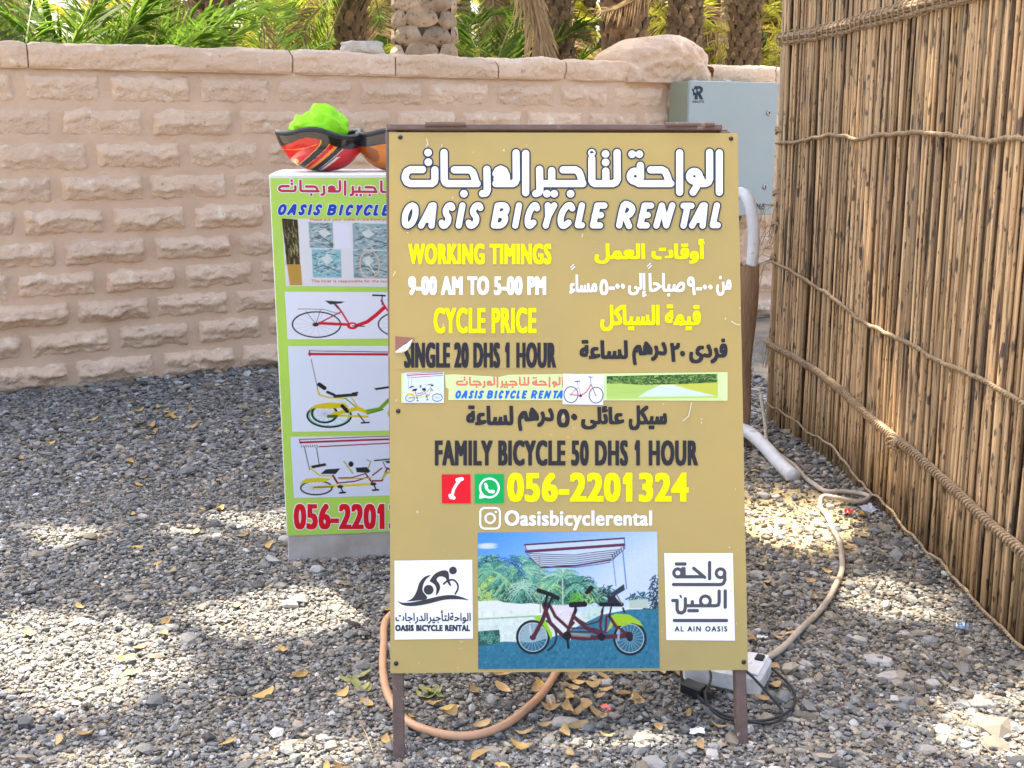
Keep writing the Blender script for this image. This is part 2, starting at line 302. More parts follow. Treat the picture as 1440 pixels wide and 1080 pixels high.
# local frame: x along the wall, y into the wall (away from camera), z up
def build_wall():
    mb = MB(); mb.box((2.0, .17, .83), (9.0, .30, 1.72)); core = mb.build('mortar_bed', M_mortar, wall)
    # finely dented plaster face in front of core
    nx, nz = 260, 60; V = []; 
    for j in range(nz):
        for i in range(nx):
            x = -2.5 + 9.0 * i / (nx - 1); z = -.03 + 1.74 * j / (nz - 1)
            V.append((x, .004 + .010 * fract((x, 0, z), 5), z))
    Fc = [(j * nx + i, j * nx + i + 1, (j + 1) * nx + i + 1, (j + 1) * nx + i) for j in range(nz - 1) for i in range(nx - 1)]
    link('mortar_face', npmesh('mortar_face', np.array(V), np.array(Fc), M_mortar, smooth=True), wall)
    def block_mesh(k, w, h, relief=.05, nx=30, nz=13):
        V = []; R = random.Random(k)
        ridge = R.uniform(.38, .62); amp = R.uniform(.10, .2); off = R.random() * 50; face = relief * R.uniform(.75, 1.15)
        for j in range(nz):
            for i in range(nx):
                u, v = i / (nx - 1), j / (nz - 1)
                e = min(u * w, (1 - u) * w, v * h, (1 - v) * h)
                edge = min(1, e / (.034 + .012 * fract((u * 3, v * 3, k + 2)))) ; edge = max(0, edge) ** .6
                rl = ridge + amp * fract((u * 2.3 + off, k, 0)) + .05 * fract((u * 9 + off, k, 3))
                prof = (.62 + .38 * (v / rl)) if v < rl else 1 - .42 * ((v - rl) / (1 - rl)) ** .8
                if v < rl: prof -= .22 * max(0, 1 - abs((rl - v)) / .10) * 0
                else: pass
                under = .30 if v < rl else 0
                d = face * (prof - under * min(1, (rl - v) / .07) if v < rl else prof) * edge + .016 * fract((u * 5 + off, v * 3, k)) * edge + .015 * (abs(fract((u * 9 + off, v * 4, k + 4))) - .3) * edge + .008 * (abs(fract((u * 22 + off, v * 10, k + 4))) - .3) * edge
                if e <= 1e-6: d = -.015
                jx = .012 * fract((u * 4 + off, v * 3, 9 + k)); jz = .016 * fract((u * 5 + off, v, 19 + k))
                if v == 0 or v == 1: jz *= 1.2
                V.append(((u - .5) * w + jx, -d, (v - .5) * h + jz))
        Fc = [(j * nx + i, j * nx + i + 1, (j + 1) * nx + i + 1, (j + 1) * nx + i) for j in range(nz - 1) for i in range(nx - 1)]
        return npmesh('stone_block', np.array(V), np.array(Fc), M_stone, smooth=True)
    blocks = [block_mesh(k, .415, .142, random.uniform(.045, .065)) for k in range(16)]
    zb = [-.01, .165, .333, .492, .655, .822, .993, 1.165, 1.34, 1.518, 1.69]
    R = random.Random(3)
    for r in range(10):
        z0, z1 = zb[r], zb[r + 1]; x = -1.6 + (.0 if r % 2 else .235) + R.uniform(-.03, .03) - .06
        if r == 8: x = -1.6 + .332 + 1.6 - 4 * .456
        while x < 5.9:
            w = .456 + R.uniform(-.035, .035)
            o = link('stone_block', blocks[R.randrange(16)], wall, loc=(x + w / 2, .004, (z0 + z1) / 2), scale=((w - .045 + R.uniform(-.014, .014)) / .415, R.uniform(.48, .66) + (.05 * (9 - r)), (z1 - z0 - .032) / .142 * R.uniform(.96, 1.04)))
            x += w
    # cap course: long blocks with a worn, rounded top
    def cap_mesh(k, w, x0):
        prof = [(-.012, 1.70), (-.022, 1.712), (-.030, 1.76), (-.027, 1.797), (-.012, 1.822), (.05, 1.835), (.2, 1.838), (.33, 1.825), (.36, 1.78), (.36, 1.66)]
        prof = [(a, b) for a, b in prof]; fine = []
        for i in range(len(prof) - 1):
            for j in range(3 if i < 5 else 2):
                q = j / (3 if i < 5 else 2); fine.append((prof[i][0] * (1 - q) + prof[i + 1][0] * q, prof[i][1] * (1 - q) + prof[i + 1][1] * q))
        fine.append(prof[-1]); nx = max(8, int(w / .03)); V = []
        for (yy, zz) in fine:
            for i in range(nx + 1):
                u = i / nx; e = min(u, 1 - u) * w; pin = .009 * max(0, 1 - e / .01)
                n1 = fract((x0 + u * w, yy * 2, zz * 3), 3.2); n2 = fract((x0 + u * w, yy * 3, zz * 4 + 7), 11)
                top = max(0, (zz - 1.72) / .1)
                V.append((u * w, yy + pin - .022 * n1 - .016 * abs(n2) if yy < .3 else yy, zz + top * (.014 * n1 + .006 * n2 - pin)))
        Fc = [(j * (nx + 1) + i, j * (nx + 1) + i + 1, (j + 1) * (nx + 1) + i + 1, (j + 1) * (nx + 1) + i) for j in range(len(fine) - 1) for i in range(nx)]
        return npmesh('cap_stone', np.array(V), np.array(Fc), M_stone, smooth=True)
    joints = [-2.4, -1.1, .297, 1.70, 2.33, 3.02, 3.52, 4.02, 4.71, 5.28, 6.4]
    for k in range(len(joints) - 1):
        a, b = joints[k], joints[k + 1]
        if abs(a - 4.02) < .01: continue
        link('cap_stone', cap_mesh(k, b - a - .006, a), wall, loc=(a + .003, 0, 0))
    # pier block rising above the cap (sloped shoulders)
    out = [(4.00, 1.70), (3.985, 1.80), (3.975, 1.865), (4.02, 1.91), (4.13, 1.965), (4.22, 2.004), (4.34, 2.016), (4.46, 2.010), (4.58, 1.965), (4.69, 1.908), (4.715, 1.86), (4.715, 1.70)]
    cx, cz = 4.31, 1.70; V = []; nr = 26; o2 = [tuple(p) for p in smooth_path([Vector((a, b, 0)) for a, b in out], 4)]; K = len(o2)
    for s_ in range(nr + 1):
        q = s_ / nr
        for (a, b, _) in o2:
            px, pz = cx + (a - cx) * q, cz + (b - cz) * q
            d = .06 * (1 - q ** 9) - .02 * max(0, 1 - abs(pz - 1.85 - .02 * sin(px * 9)) / .02) - .016 * max(0, 1 - abs(px - 4.46) / .015) * (pz > 1.85) + .07 * fract((px, 2, pz), 4.5) + .03 * abs(fract((px, 4, pz), 9)) + .016 * fract((px, 5, pz), 13)
            V.append((px, -d + .01, pz))
    Fc = [(s_ * K + i, s_ * K + i + 1, (s_ + 1) * K + i + 1, (s_ + 1) * K + i) for s_ in range(nr) for i in range(K - 1)]
    b0 = len(V)
    for (a, b, _) in o2: V.append((a, .36, b))
    Fc += [(nr * K + i, nr * K + i + 1, b0 + i + 1, b0 + i) for i in range(K - 1)]
    link('pier_cap', npmesh('pier_cap', np.array(V), np.array(Fc), M_stone, smooth=True), wall)
build_wall()
def rock(name, loc, dims, material, label=None, cat=None, group=None, seed=0, rz=0, parent=None):
    import bmesh
    bm = bmesh.new(); bmesh.ops.create_icosphere(bm, subdivisions=3, radius=1)
    for v in bm.verts:
        p = v.co.copy(); q = Vector([abs(c) ** .6 * (1 if c > 0 else -1) for c in p])
        q *= 1 + .22 * fract(p + Vector((seed, 0, 0)), 1.3); v.co = Vector((q.x * dims[0] / 2, q.y * dims[1] / 2, q.z * dims[2] / 2))
    me = bpy.data.meshes.new(name); bm.to_mesh(me); bm.free(); me.materials.append(material); me.polygons.foreach_set('use_smooth', [True] * len(me.polygons))
    o = link(name, me, parent, loc=loc, rot=(0, 0, rz))
    return tag(o, label, cat, group)
p = W0 + U * 2.19 - NW * .17
rock('loose_stone', (p.x, p.y, 1.868), (.27, .2, .085), mat('loose_block', (.66, .58, .47), .9, var=(.50, .43, .35), scale=16, bump=.6, bscale=40), 'pale rough stone block lying loose on top of the wall', 'stone', seed=4, rz=WANG)

# ---------------------------------------------------------------- reed fence on the right
fence = empty('reed_fence', (1.4, 2.2, 0), 'tall fence of upright dry reeds lashed with coir rope on the right', 'fence')
FP = [(1.405, 2.4), (1.403, 2.8), (1.407, 3.34), (1.393, 3.8), (1.375, 4.3), (1.36, 4.65), (1.32, 4.95), (1.255, 5.20)]
FPs = smooth_path([Vector((a, b, 0)) for a, b in FP], 10)
FL = [0]
for i in range(1, len(FPs)): FL.append(FL[-1] + (FPs[i] - FPs[i - 1]).length)
def fpos(s, h=0):
    s = max(0, min(s, FL[-1] - 1e-4)); i = max(k for k in range(len(FL)) if FL[k] <= s); i = min(i, len(FPs) - 2)
    q = (s - FL[i]) / (FL[i + 1] - FL[i]); p = FPs[i].lerp(FPs[i + 1], q); t = (FPs[i + 1] - FPs[i]).normalized()
    lean = -.020 * h + .006 * h * max(0, (p.y - 4.2))
    return Vector((p.x + lean, p.y, h)), t
def build_fence():
    meshes = []
    for k in range(12):
        R = random.Random(k); r = [.0050, .0062, .0074, .0056, .0085, .0046, .0066, .0053, .0070, .0092, .0060, .0048][k]; H = R.uniform(2.35, 2.5)
        a, b = R.uniform(0, 6), R.uniform(.002, .008); npt = 9
        pts = [(b * sin(a + 2.4 * z / H * 2) + R.uniform(-.001, .001), b * cos(a + 3 * z / H), z) for z in [H * i / (npt - 1) for i in range(npt)]]
        mb = MB(); mb.tube(pts, [r * (1.08 - .3 * i / npt) * R.uniform(.94, 1.06) for i in range(npt)], 6); meshes.append(mb.mesh('reed', M_reed, smooth=True))
    R = random.Random(11); s = .0; cnt = 0; L = FL[-1]
    back = MB(); extra = MB()
    gaps = [(1.33, 1.352)]
    while s < L:
        k = R.randrange(12); w = [.0050, .0062, .0074, .0056, .0085, .0046, .0066, .0053, .0070, .0092, .0060, .0048][k] * 2
        s += w * R.uniform(.82, 1.08)
        if any(a < s < b for a, b in gaps): s += .012
        elif R.random() < .07: s += R.uniform(.003, .009)
        if s > L: break
        p, t = fpos(s, 0); n = Vector((t.y, -t.x, 0)) if False else Vector((-1, 0, 0))
        dep = R.choice([0, 0, .004, .008, -.003, .012])
        base = p + Vector((dep, 0, -.02 + R.uniform(-.02, .015))) - fence.location
        top, _ = fpos(s, 2.3); v = (top - p)
        rx = -atan2(v.y + R.gauss(0, .018 if R.random() > .06 else .06), 2.3); ry = atan2(v.x, 2.3) + R.gauss(0, .0015)
        if cnt >= 298: extra.tube([base, base + (top - p) + Vector((0, R.gauss(0, .01), 0))], w * .5, 6); continue
        link('reed', meshes[k], fence, loc=base, rot=(rx, ry, R.uniform(-.4, .4))); cnt += 1
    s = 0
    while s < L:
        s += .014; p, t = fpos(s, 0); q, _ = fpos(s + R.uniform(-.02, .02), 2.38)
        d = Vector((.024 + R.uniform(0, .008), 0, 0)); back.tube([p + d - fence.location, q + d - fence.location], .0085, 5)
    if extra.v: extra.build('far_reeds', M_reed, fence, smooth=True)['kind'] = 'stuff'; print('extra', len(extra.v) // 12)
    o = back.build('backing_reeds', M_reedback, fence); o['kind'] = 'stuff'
    print('reeds', cnt)
    # ropes
    def rope(name, hf, s0=0, s1=L, R_=.0042, r=.0048, pitch=.036, wob=.01, off=.016, seed=0, strands=2):
        mb = MB(); ns = int((s1 - s0) / pitch * 8)
        for st in range(strands):
            pts = []
            for i in range(ns + 1):
                s_ = s0 + (s1 - s0) * i / ns; h = hf(s_) + wob * fract((s_ * 2.2, seed, 0)) + wob * .3 * fract((s_ * 9, seed, 2))
                p, t = fpos(s_, h); ph = 2 * pi * s_ / pitch + st * 2 * pi / strands
                p = p + Vector((-off, 0, 0)) + Vector((cos(ph) * R_, 0, sin(ph) * R_)); pts.append(p - fence.location)
            mb.tube(pts, r, 5)
        return mb.build(name, M_rope, fence, smooth=True)
    yk = lambda s_: fpos(s_, 0)[0].y
    rope('rope', lambda s_: 1.375 + .01 * sin(yk(s_) * 7) - .02 * max(0, yk(s_) - 4.3) * 2, seed=1, wob=.02)
    rope('rope', lambda s_: .675 + .11 * max(0, (yk(s_) - 4.3) / .9), seed=2, wob=.015)
    rope('rope', lambda s_: .02 + .07 * max(0, (yk(s_) - 3.2) / 1.9), seed=5, wob=.03, R_=.003, r=.0034, pitch=.03)
    # top bundle: three laths bound by cross lashings
    mb = MB()
    for (dz, dx, rr) in ((0, -.018, .009), (.018, -.014, .008), (-.017, -.014, .008), (.004, -.030, .006)):
        mb.tube([fpos(L * i / 60, 1.79 + dz + .006 * fract((i * .4, dz * 90, 1)))[0] + Vector((dx, 0, 0)) - fence.location for i in range(61)], rr, 7)
    mb.build('top_rail', M_rope, fence, smooth=True)
    lm = MB()
    pts = [(.028 * cos(a) * (.75 if cos(a) < 0 else .6), .010 * sin(a * .5) - .004, .029 * sin(a)) for a in [2 * pi * i / 12 for i in range(12)]]
    lm.tube(pts, .0034, 5, closed=True); lmesh = lm.mesh('lashing', M_rope, True)
    s = .06
    while s < L:
        p, t = fpos(s, 1.79); link('lashing', lmesh, fence, loc=p + Vector((-.020, 0, 0)) - fence.location, rot=(R.uniform(-.25, .25), 0, R.uniform(-.15, .15)), scale=(R.uniform(.9, 1.1),) * 3)
        s += R.uniform(.045, .065)
    # lower rail: one stout cane with spiral binding
    hl = lambda s_: .29 + .095 * max(0, (yk(s_) - 3.0) / 2.1)
    mb = MB(); mb.tube([fpos(L * i / 60, hl(L * i / 60) + .006 * fract((i * .3, 0, 8)))[0] + Vector((-.024, 0, 0)) - fence.location for i in range(61)], .0100, 8)
    mb.build('lower_rail', M_reed, fence, smooth=True)
    rope('binding', hl, R_=.0135, r=.0042, pitch=.038, wob=.006, off=.024, strands=2, seed=8)
    # frayed end: fibres and knots at the far edge
    mb = MB(); E0 = fpos(L, 0)[0]
    for i in range(30):
        h = R.choice([1.79, 1.79, .80, .40, 1.05, .95, .9]); p0 = fpos(L, h)[0] + Vector((-.015, 0, 0)); a = p0 + Vector((R.uniform(-.06, .02), R.uniform(-.02, .03), R.uniform(-.04, .03)))
        mb.tube([p - fence.location for p in (p0, a, a + Vector((R.uniform(-.04, .01), 0, R.uniform(-.16, -.02))))], .0022, 4)
    mb.build('frayed_fibres', M_rope, fence)['kind'] = 'stuff'
    mb = MB()
    for h in (1.38, 1.1, .96, .8, .40):
        p0 = fpos(L, h)[0]
        for k in range(3):
            pts = [p0 + Vector((.022 * cos(a), .026 * sin(a), .008 * sin(a * 2 + k) + .008 * k)) - fence.location for a in [2 * pi * i / 12 for i in range(12)]]
            mb.tube(pts, .0055, 5, closed=True)
    mb.build('end_knots', M_rope, fence, smooth=True)
    for k in range(2):
        p0 = fpos(L - .004 - k * .02, 0)[0]; q = fpos(L - .004, 2.35)[0]; mb = MB(); mb.tube([p0 - fence.location, q - fence.location], .017, 8); mb.build('end_pole', M_reed, fence, smooth=True)
    # loose knot on the lower rail
    p0 = fpos(1.36, .31)[0] + Vector((-.03, 0, 0)) - fence.location; mb = MB()
    for k in range(4):
        pts = [p0 + Vector((.012 * cos(a) - .004, (.035 + .006 * k) * cos(a + k), .022 * sin(a))) for a in [2 * pi * i / 12 for i in range(12)]]; mb.tube(pts, .004, 5, closed=True)
    mb.build('knot', M_rope, fence, smooth=True)
build_fence()
# ---------------------------------------------------------------- flat print tools: distance fields -> clean polygons, and small painted pictures
class SDF:
    def __init__(s, x0, y0, x1, y1, st=1.0):
        s.x0, s.y0, s.st = x0, y0, st; s.nx = int((x1 - x0) / st) + 2; s.ny = int((y1 - y0) / st) + 2
        s.d = np.full((s.ny, s.nx), 1e3)
    def win(s, ax, ay, bx, by, m):
        i0 = max(0, int((min(ax, bx) - m - s.x0) / s.st)); i1 = min(s.nx, int((max(ax, bx) + m - s.x0) / s.st) + 2)
        j0 = max(0, int((min(ay, by) - m - s.y0) / s.st)); j1 = min(s.ny, int((max(ay, by) + m - s.y0) / s.st) + 2)
        X, Y = np.meshgrid(s.x0 + np.arange(i0, i1) * s.st, s.y0 + np.arange(j0, j1) * s.st); return i0, i1, j0, j1, X, Y
    @staticmethod
    def sd(X, Y, ax, ay, bx, by):
        dx, dy = bx - ax, by - ay; q = dx * dx + dy * dy + 1e-12; t = np.clip(((X - ax) * dx + (Y - ay) * dy) / q, 0, 1)
        return np.hypot(X - ax - t * dx, Y - ay - t * dy), t
    def line(s, P, r, closed=False, M=6):
        P = list(P)
        if closed: P.append(P[0])
        for a, b in zip(P[:-1], P[1:]):
            i0, i1, j0, j1, X, Y = s.win(a[0], a[1], b[0], b[1], r + M)
            if i1 <= i0 or j1 <= j0: continue
            d, _ = s.sd(X, Y, a[0], a[1], b[0], b[1]); s.d[j0:j1, i0:i1] = np.minimum(s.d[j0:j1, i0:i1], d - r)
        return s
    def dot(s, x, y, r): return s.line([(x, y), (x + .01, y)], r)
    def poly(s, P, M=4, sub=False):
        xs = [p[0] for p in P]; ys = [p[1] for p in P]
        i0, i1, j0, j1, X, Y = s.win(min(xs), min(ys), max(xs), max(ys), M)
        d = np.full(X.shape, 1e3); ins = np.zeros(X.shape, bool)
        for (a, b) in zip(P, P[1:] + P[:1]):
            q, _ = s.sd(X, Y, a[0], a[1], b[0], b[1]); d = np.minimum(d, q)
            if abs(b[1] - a[1]) > 1e-9:
                c = ((a[1] > Y) != (b[1] > Y)) & (X < (b[0] - a[0]) * (Y - a[1]) / (b[1] - a[1]) + a[0]); ins ^= c
        d = np.where(ins, -d, d)
        s.d[j0:j1, i0:i1] = np.maximum(s.d[j0:j1, i0:i1], -d) if sub else np.minimum(s.d[j0:j1, i0:i1], d)
        return s
    def tris(s, T, E, M=5):
        ins = np.zeros(s.d.shape, bool); dd = np.full(s.d.shape, 1e3)
        for (a, b, c) in T:
            xs = (a[0], b[0], c[0]); ys = (a[1], b[1], c[1]); i0, i1, j0, j1, X, Y = s.win(min(xs), min(ys), max(xs), max(ys), 0)
            if i1 <= i0 or j1 <= j0: continue
            w0 = (b[0] - a[0]) * (Y - a[1]) - (b[1] - a[1]) * (X - a[0]); w1 = (c[0] - b[0]) * (Y - b[1]) - (c[1] - b[1]) * (X - b[0]); w2 = (a[0] - c[0]) * (Y - c[1]) - (a[1] - c[1]) * (X - c[0])
            ins[j0:j1, i0:i1] |= ((w0 >= 0) & (w1 >= 0) & (w2 >= 0)) | ((w0 <= 0) & (w1 <= 0) & (w2 <= 0))
        for (a, b) in E:
            i0, i1, j0, j1, X, Y = s.win(a[0], a[1], b[0], b[1], M)
            if i1 <= i0 or j1 <= j0: continue
            q, _ = s.sd(X, Y, a[0], a[1], b[0], b[1]); dd[j0:j1, i0:i1] = np.minimum(dd[j0:j1, i0:i1], q)
        s.d = np.minimum(s.d, np.where(ins, -dd, dd)); return s
    def contour(s, iso=0.0):
        """marching squares: polygons of the area where d < iso, full runs merged"""
        D = s.d - iso; D = np.where(np.abs(D) < 1e-6, 1e-6, D); ins = D < 0; vs, fs = [], []; vid = {}
        def V(k, x, y):
            if k not in vid: vid[k] = len(vs); vs.append((s.x0 + x * s.st, s.y0 + y * s.st))
            return vid[k]
        full = ins[:-1, :-1] & ins[:-1, 1:] & ins[1:, :-1] & ins[1:, 1:]; none = ~(ins[:-1, :-1] | ins[:-1, 1:] | ins[1:, :-1] | ins[1:, 1:])
        for j in range(s.ny - 1):
            row = full[j]
            if row.any():
                ch = np.diff(np.concatenate([[0], row.astype(int), [0]])); st = np.where(ch == 1)[0]; en = np.where(ch == -1)[0]
                for a, b in zip(st, en): fs.append((V(('c', a, j), a, j), V(('c', b, j), b, j), V(('c', b, j + 1), b, j + 1), V(('c', a, j + 1), a, j + 1)))
            for i in np.where(~row & ~none[j])[0]:
                c = [(i, j), (i + 1, j), (i + 1, j + 1), (i, j + 1)]; poly = []
                for k in range(4):
                    (x1, y1), (x2, y2) = c[k], c[(k + 1) % 4]; a, b = D[y1, x1], D[y2, x2]
                    if a < 0: poly.append(V(('c', x1, y1), x1, y1))
                    if (a < 0) != (b < 0):
                        t = a / (a - b); key = ('h', min(x1, x2), y1) if y1 == y2 else ('v', x1, min(y1, y2)); poly.append(V(key, x1 + t * (x2 - x1), y1 + t * (y2 - y1)))
                if len(poly) >= 3: fs.append(tuple(poly))
        return vs, fs
def glyphs(txt, spacing=1.0):
    c = bpy.data.curves.new('t', 'FONT'); c.body = txt; c.resolution_u = 3; c.space_character = spacing; o = bpy.data.objects.new('t', c); COL.objects.link(o)
    dg = bpy.context.evaluated_depsgraph_get(); dg.update(); me = bpy.data.meshes.new_from_object(o.evaluated_get(dg))
    V = [(v.co.x, v.co.y) for v in me.vertices]; T = []; cnt = {}
    for p in me.polygons:
        v = list(p.vertices)
        for k in range(1, len(v) - 1): T.append((v[0], v[k], v[k + 1]))
        for a, b in zip(v, v[1:] + v[:1]): cnt[(min(a, b), max(a, b))] = cnt.get((min(a, b), max(a, b)), 0) + 1
    E = [k for k, n in cnt.items() if n == 1]; COL.objects.unlink(o); bpy.data.objects.remove(o); bpy.data.curves.remove(c); bpy.data.meshes.remove(me)
    return V, T, E
def text_sdf(txt, x0, x1, ytop, ybot, bold, st=.5, spacing=1.0, shear=0, vy=.6):
    """text fitted to the box and emboldened: a box-shaped thickening, wider than tall, keeps the corners square"""
    V, T, E = glyphs(txt, spacing); used = set(i for t in T for i in t); V = [(x + shear * y, y) for x, y in V]
    xs = [V[i][0] for i in used]; ys = [V[i][1] for i in used]; a, b, c, d = min(xs), max(xs), min(ys), max(ys)
    bx = max(0, round(bold / st)); by = max(0, round(bold * vy / st)); hx, hy = bx * st, by * st
    X0, X1, Y0, Y1 = x0 + hx, x1 - hx, ytop + hy, ybot - hy
    V = [(X0 + (x - a) / (b - a) * (X1 - X0), Y1 - (y - c) / (d - c) * (Y1 - Y0)) for x, y in V]
    s = SDF(x0 - 5, ytop - 5, x1 + 5, ybot + 5, st); s.tris([(V[i], V[j], V[k]) for i, j, k in T], [(V[i], V[j]) for i, j in E])
    if '1' in txt:                                              # the plain bar of the figure one gets its flag
        kx, ky = (X1 - X0) / (b - a), (Y1 - Y0) / (d - c)
        for k, ch in enumerate(txt):
            if ch == '1':
                v1, t1, _ = glyphs(txt[:k + 1], spacing); xr = max(v1[i][0] for t in t1 for i in t); xx = X0 + (xr - a) * kx
                s.poly([(xx - .09 * kx, Y0), (xx - .02 * kx, Y0), (xx - .02 * kx, Y0 + .16 * ky), (xx - .20 * kx, Y0 + .25 * ky), (xx - .20 * kx, Y0 + .15 * ky)])
    D = s.d.copy()
    for k in range(1, bx + 1):
        for sg in (-k, k): D = np.minimum(D, np.roll(s.d, sg, 1))
    D2 = D.copy()
    for k in range(1, by + 1):
        for sg in (-k, k): D2 = np.minimum(D2, np.roll(D, sg, 0))
    s.d = D2; return s
# Arabic letters as presentation forms, laid out left to right
LAT = None
def ar(word):
    """joins Arabic letters by their context and reverses them for left-to-right layout"""
    F = {'ا': ('\ufe8d', '\ufe8e', None, None), 'أ': ('\ufe83', '\ufe84', None, None), 'إ': ('\ufe87', '\ufe88', None, None), 'ب': ('\ufe8f', '\ufe90', '\ufe91', '\ufe92'), 'ة': ('\ufe93', '\ufe94', None, None), 'ت': ('\ufe95', '\ufe96', '\ufe97', '\ufe98'),
         'ج': ('\ufe9d', '\ufe9e', '\ufe9f', '\ufea0'), 'ح': ('\ufea1', '\ufea2', '\ufea3', '\ufea4'), 'د': ('\ufea9', '\ufeaa', None, None), 'ر': ('\ufead', '\ufeae', None, None), 'س': ('\ufeb1', '\ufeb2', '\ufeb3', '\ufeb4'), 'ص': ('\ufeb9', '\ufeba', '\ufebb', '\ufebc'),
         'ع': ('\ufec9', '\ufeca', '\ufecb', '\ufecc'), 'ف': ('\ufed1', '\ufed2', '\ufed3', '\ufed4'), 'ق': ('\ufed5', '\ufed6', '\ufed7', '\ufed8'), 'ك': ('\ufed9', '\ufeda', '\ufedb', '\ufedc'), 'ل': ('\ufedd', '\ufede', '\ufedf', '\ufee0'), 'م': ('\ufee1', '\ufee2', '\ufee3', '\ufee4'),
         'ن': ('\ufee5', '\ufee6', '\ufee7', '\ufee8'), 'ه': ('\ufee9', '\ufeea', '\ufeeb', '\ufeec'), 'و': ('\ufeed', '\ufeee', None, None), 'ى': ('\ufeef', '\ufef0', None, None), 'ي': ('\ufef1', '\ufef2', '\ufef3', '\ufef4'), 'ئ': ('\ufe89', '\ufe8a', '\ufe8b', '\ufe8c'), 'ء': ('\ufe80',) + (None,) * 3}
    out = []; n = len(word)
    for i, ch in enumerate(word):
        if ch not in F: out.append(ch); continue
        f = F[ch]; pj = i > 0 and word[i - 1] in F and F[word[i - 1]][2] is not None; nj = i + 1 < n and word[i + 1] in F and f[2] is not None and F[word[i + 1]][1] is not None
        out.append((f[3] if pj else f[2]) if nj else (f[1] if pj else f[0]))
    return ''.join(reversed(out))

class Paint:
    """a small picture painted in numpy, later carried by the colours of a fine flat grid"""
    def __init__(s, w, h, bg=(255, 255, 255), ss=1.0, res=1.2):
        s.W, s.H = int(w * res), int(h * res); s.a = np.tile(np.array(bg, float), (s.H, s.W, 1)); s.lw = 1.0; s.k = s.W / w * ss; s.ky = s.H / h * ss
        s.X, s.Y = np.meshgrid(np.arange(s.W) + .5, np.arange(s.H) + .5)
    def blend(s, m, c, sl): s.a[sl] += (np.array(c, float) - s.a[sl]) * m[..., None]
    def line(s, P, w, c, closed=False, al=1.0):
        P = [(x * s.k, y * s.ky) for x, y in P]; r = w * s.k / 2; r *= s.lw; al2 = min(1, r / .5) * al; r = max(r, .5)
        if closed: P.append(P[0])
        x0 = max(0, int(min(p[0] for p in P) - r - 2)); x1 = min(s.W, int(max(p[0] for p in P) + r + 3)); y0 = max(0, int(min(p[1] for p in P) - r - 2)); y1 = min(s.H, int(max(p[1] for p in P) + r + 3))
        if x1 <= x0 or y1 <= y0: return
        X, Y = s.X[y0:y1, x0:x1], s.Y[y0:y1, x0:x1]; d = np.full(X.shape, 1e3)
        for a, b in zip(P[:-1], P[1:]): d = np.minimum(d, SDF.sd(X, Y, a[0], a[1], b[0], b[1])[0])
        s.blend(np.clip(r - d + .5, 0, 1) * al2, c, np.s_[y0:y1, x0:x1])
    def poly(s, P, c, al=1.0):
        P = [(x * s.k, y * s.ky) for x, y in P]; x0 = max(0, int(min(p[0] for p in P) - 1)); x1 = min(s.W, int(max(p[0] for p in P) + 2)); y0 = max(0, int(min(p[1] for p in P) - 1)); y1 = min(s.H, int(max(p[1] for p in P) + 2))
        if x1 <= x0 or y1 <= y0: return
        X, Y = s.X[y0:y1, x0:x1], s.Y[y0:y1, x0:x1]; d = np.full(X.shape, 1e3); ins = np.zeros(X.shape, bool)
        for a, b in zip(P, P[1:] + P[:1]):
            d = np.minimum(d, SDF.sd(X, Y, a[0], a[1], b[0], b[1])[0])
            if abs(a[1] - b[1]) > 1e-9: ins ^= ((a[1] > Y) != (b[1] > Y)) & (X < (b[0] - a[0]) * (Y - a[1]) / (b[1] - a[1]) + a[0])
        s.blend(np.clip(.5 - np.where(ins, -d, d), 0, 1) * al, c, np.s_[y0:y1, x0:x1])
    def ell(s, cx, cy, rx, ry, w, c, al=1.0, a0=0, a1=2 * pi, n=36): s.line([(cx + rx * cos(a0 + (a1 - a0) * i / n), cy + ry * sin(a0 + (a1 - a0) * i / n)) for i in range(n + 1)], w, c, al=al)
    def disc(s, cx, cy, rx, ry, c, al=1.0): s.poly([(cx + rx * cos(2 * pi * i / 24), cy + ry * sin(2 * pi * i / 24)) for i in range(24)], c, al)

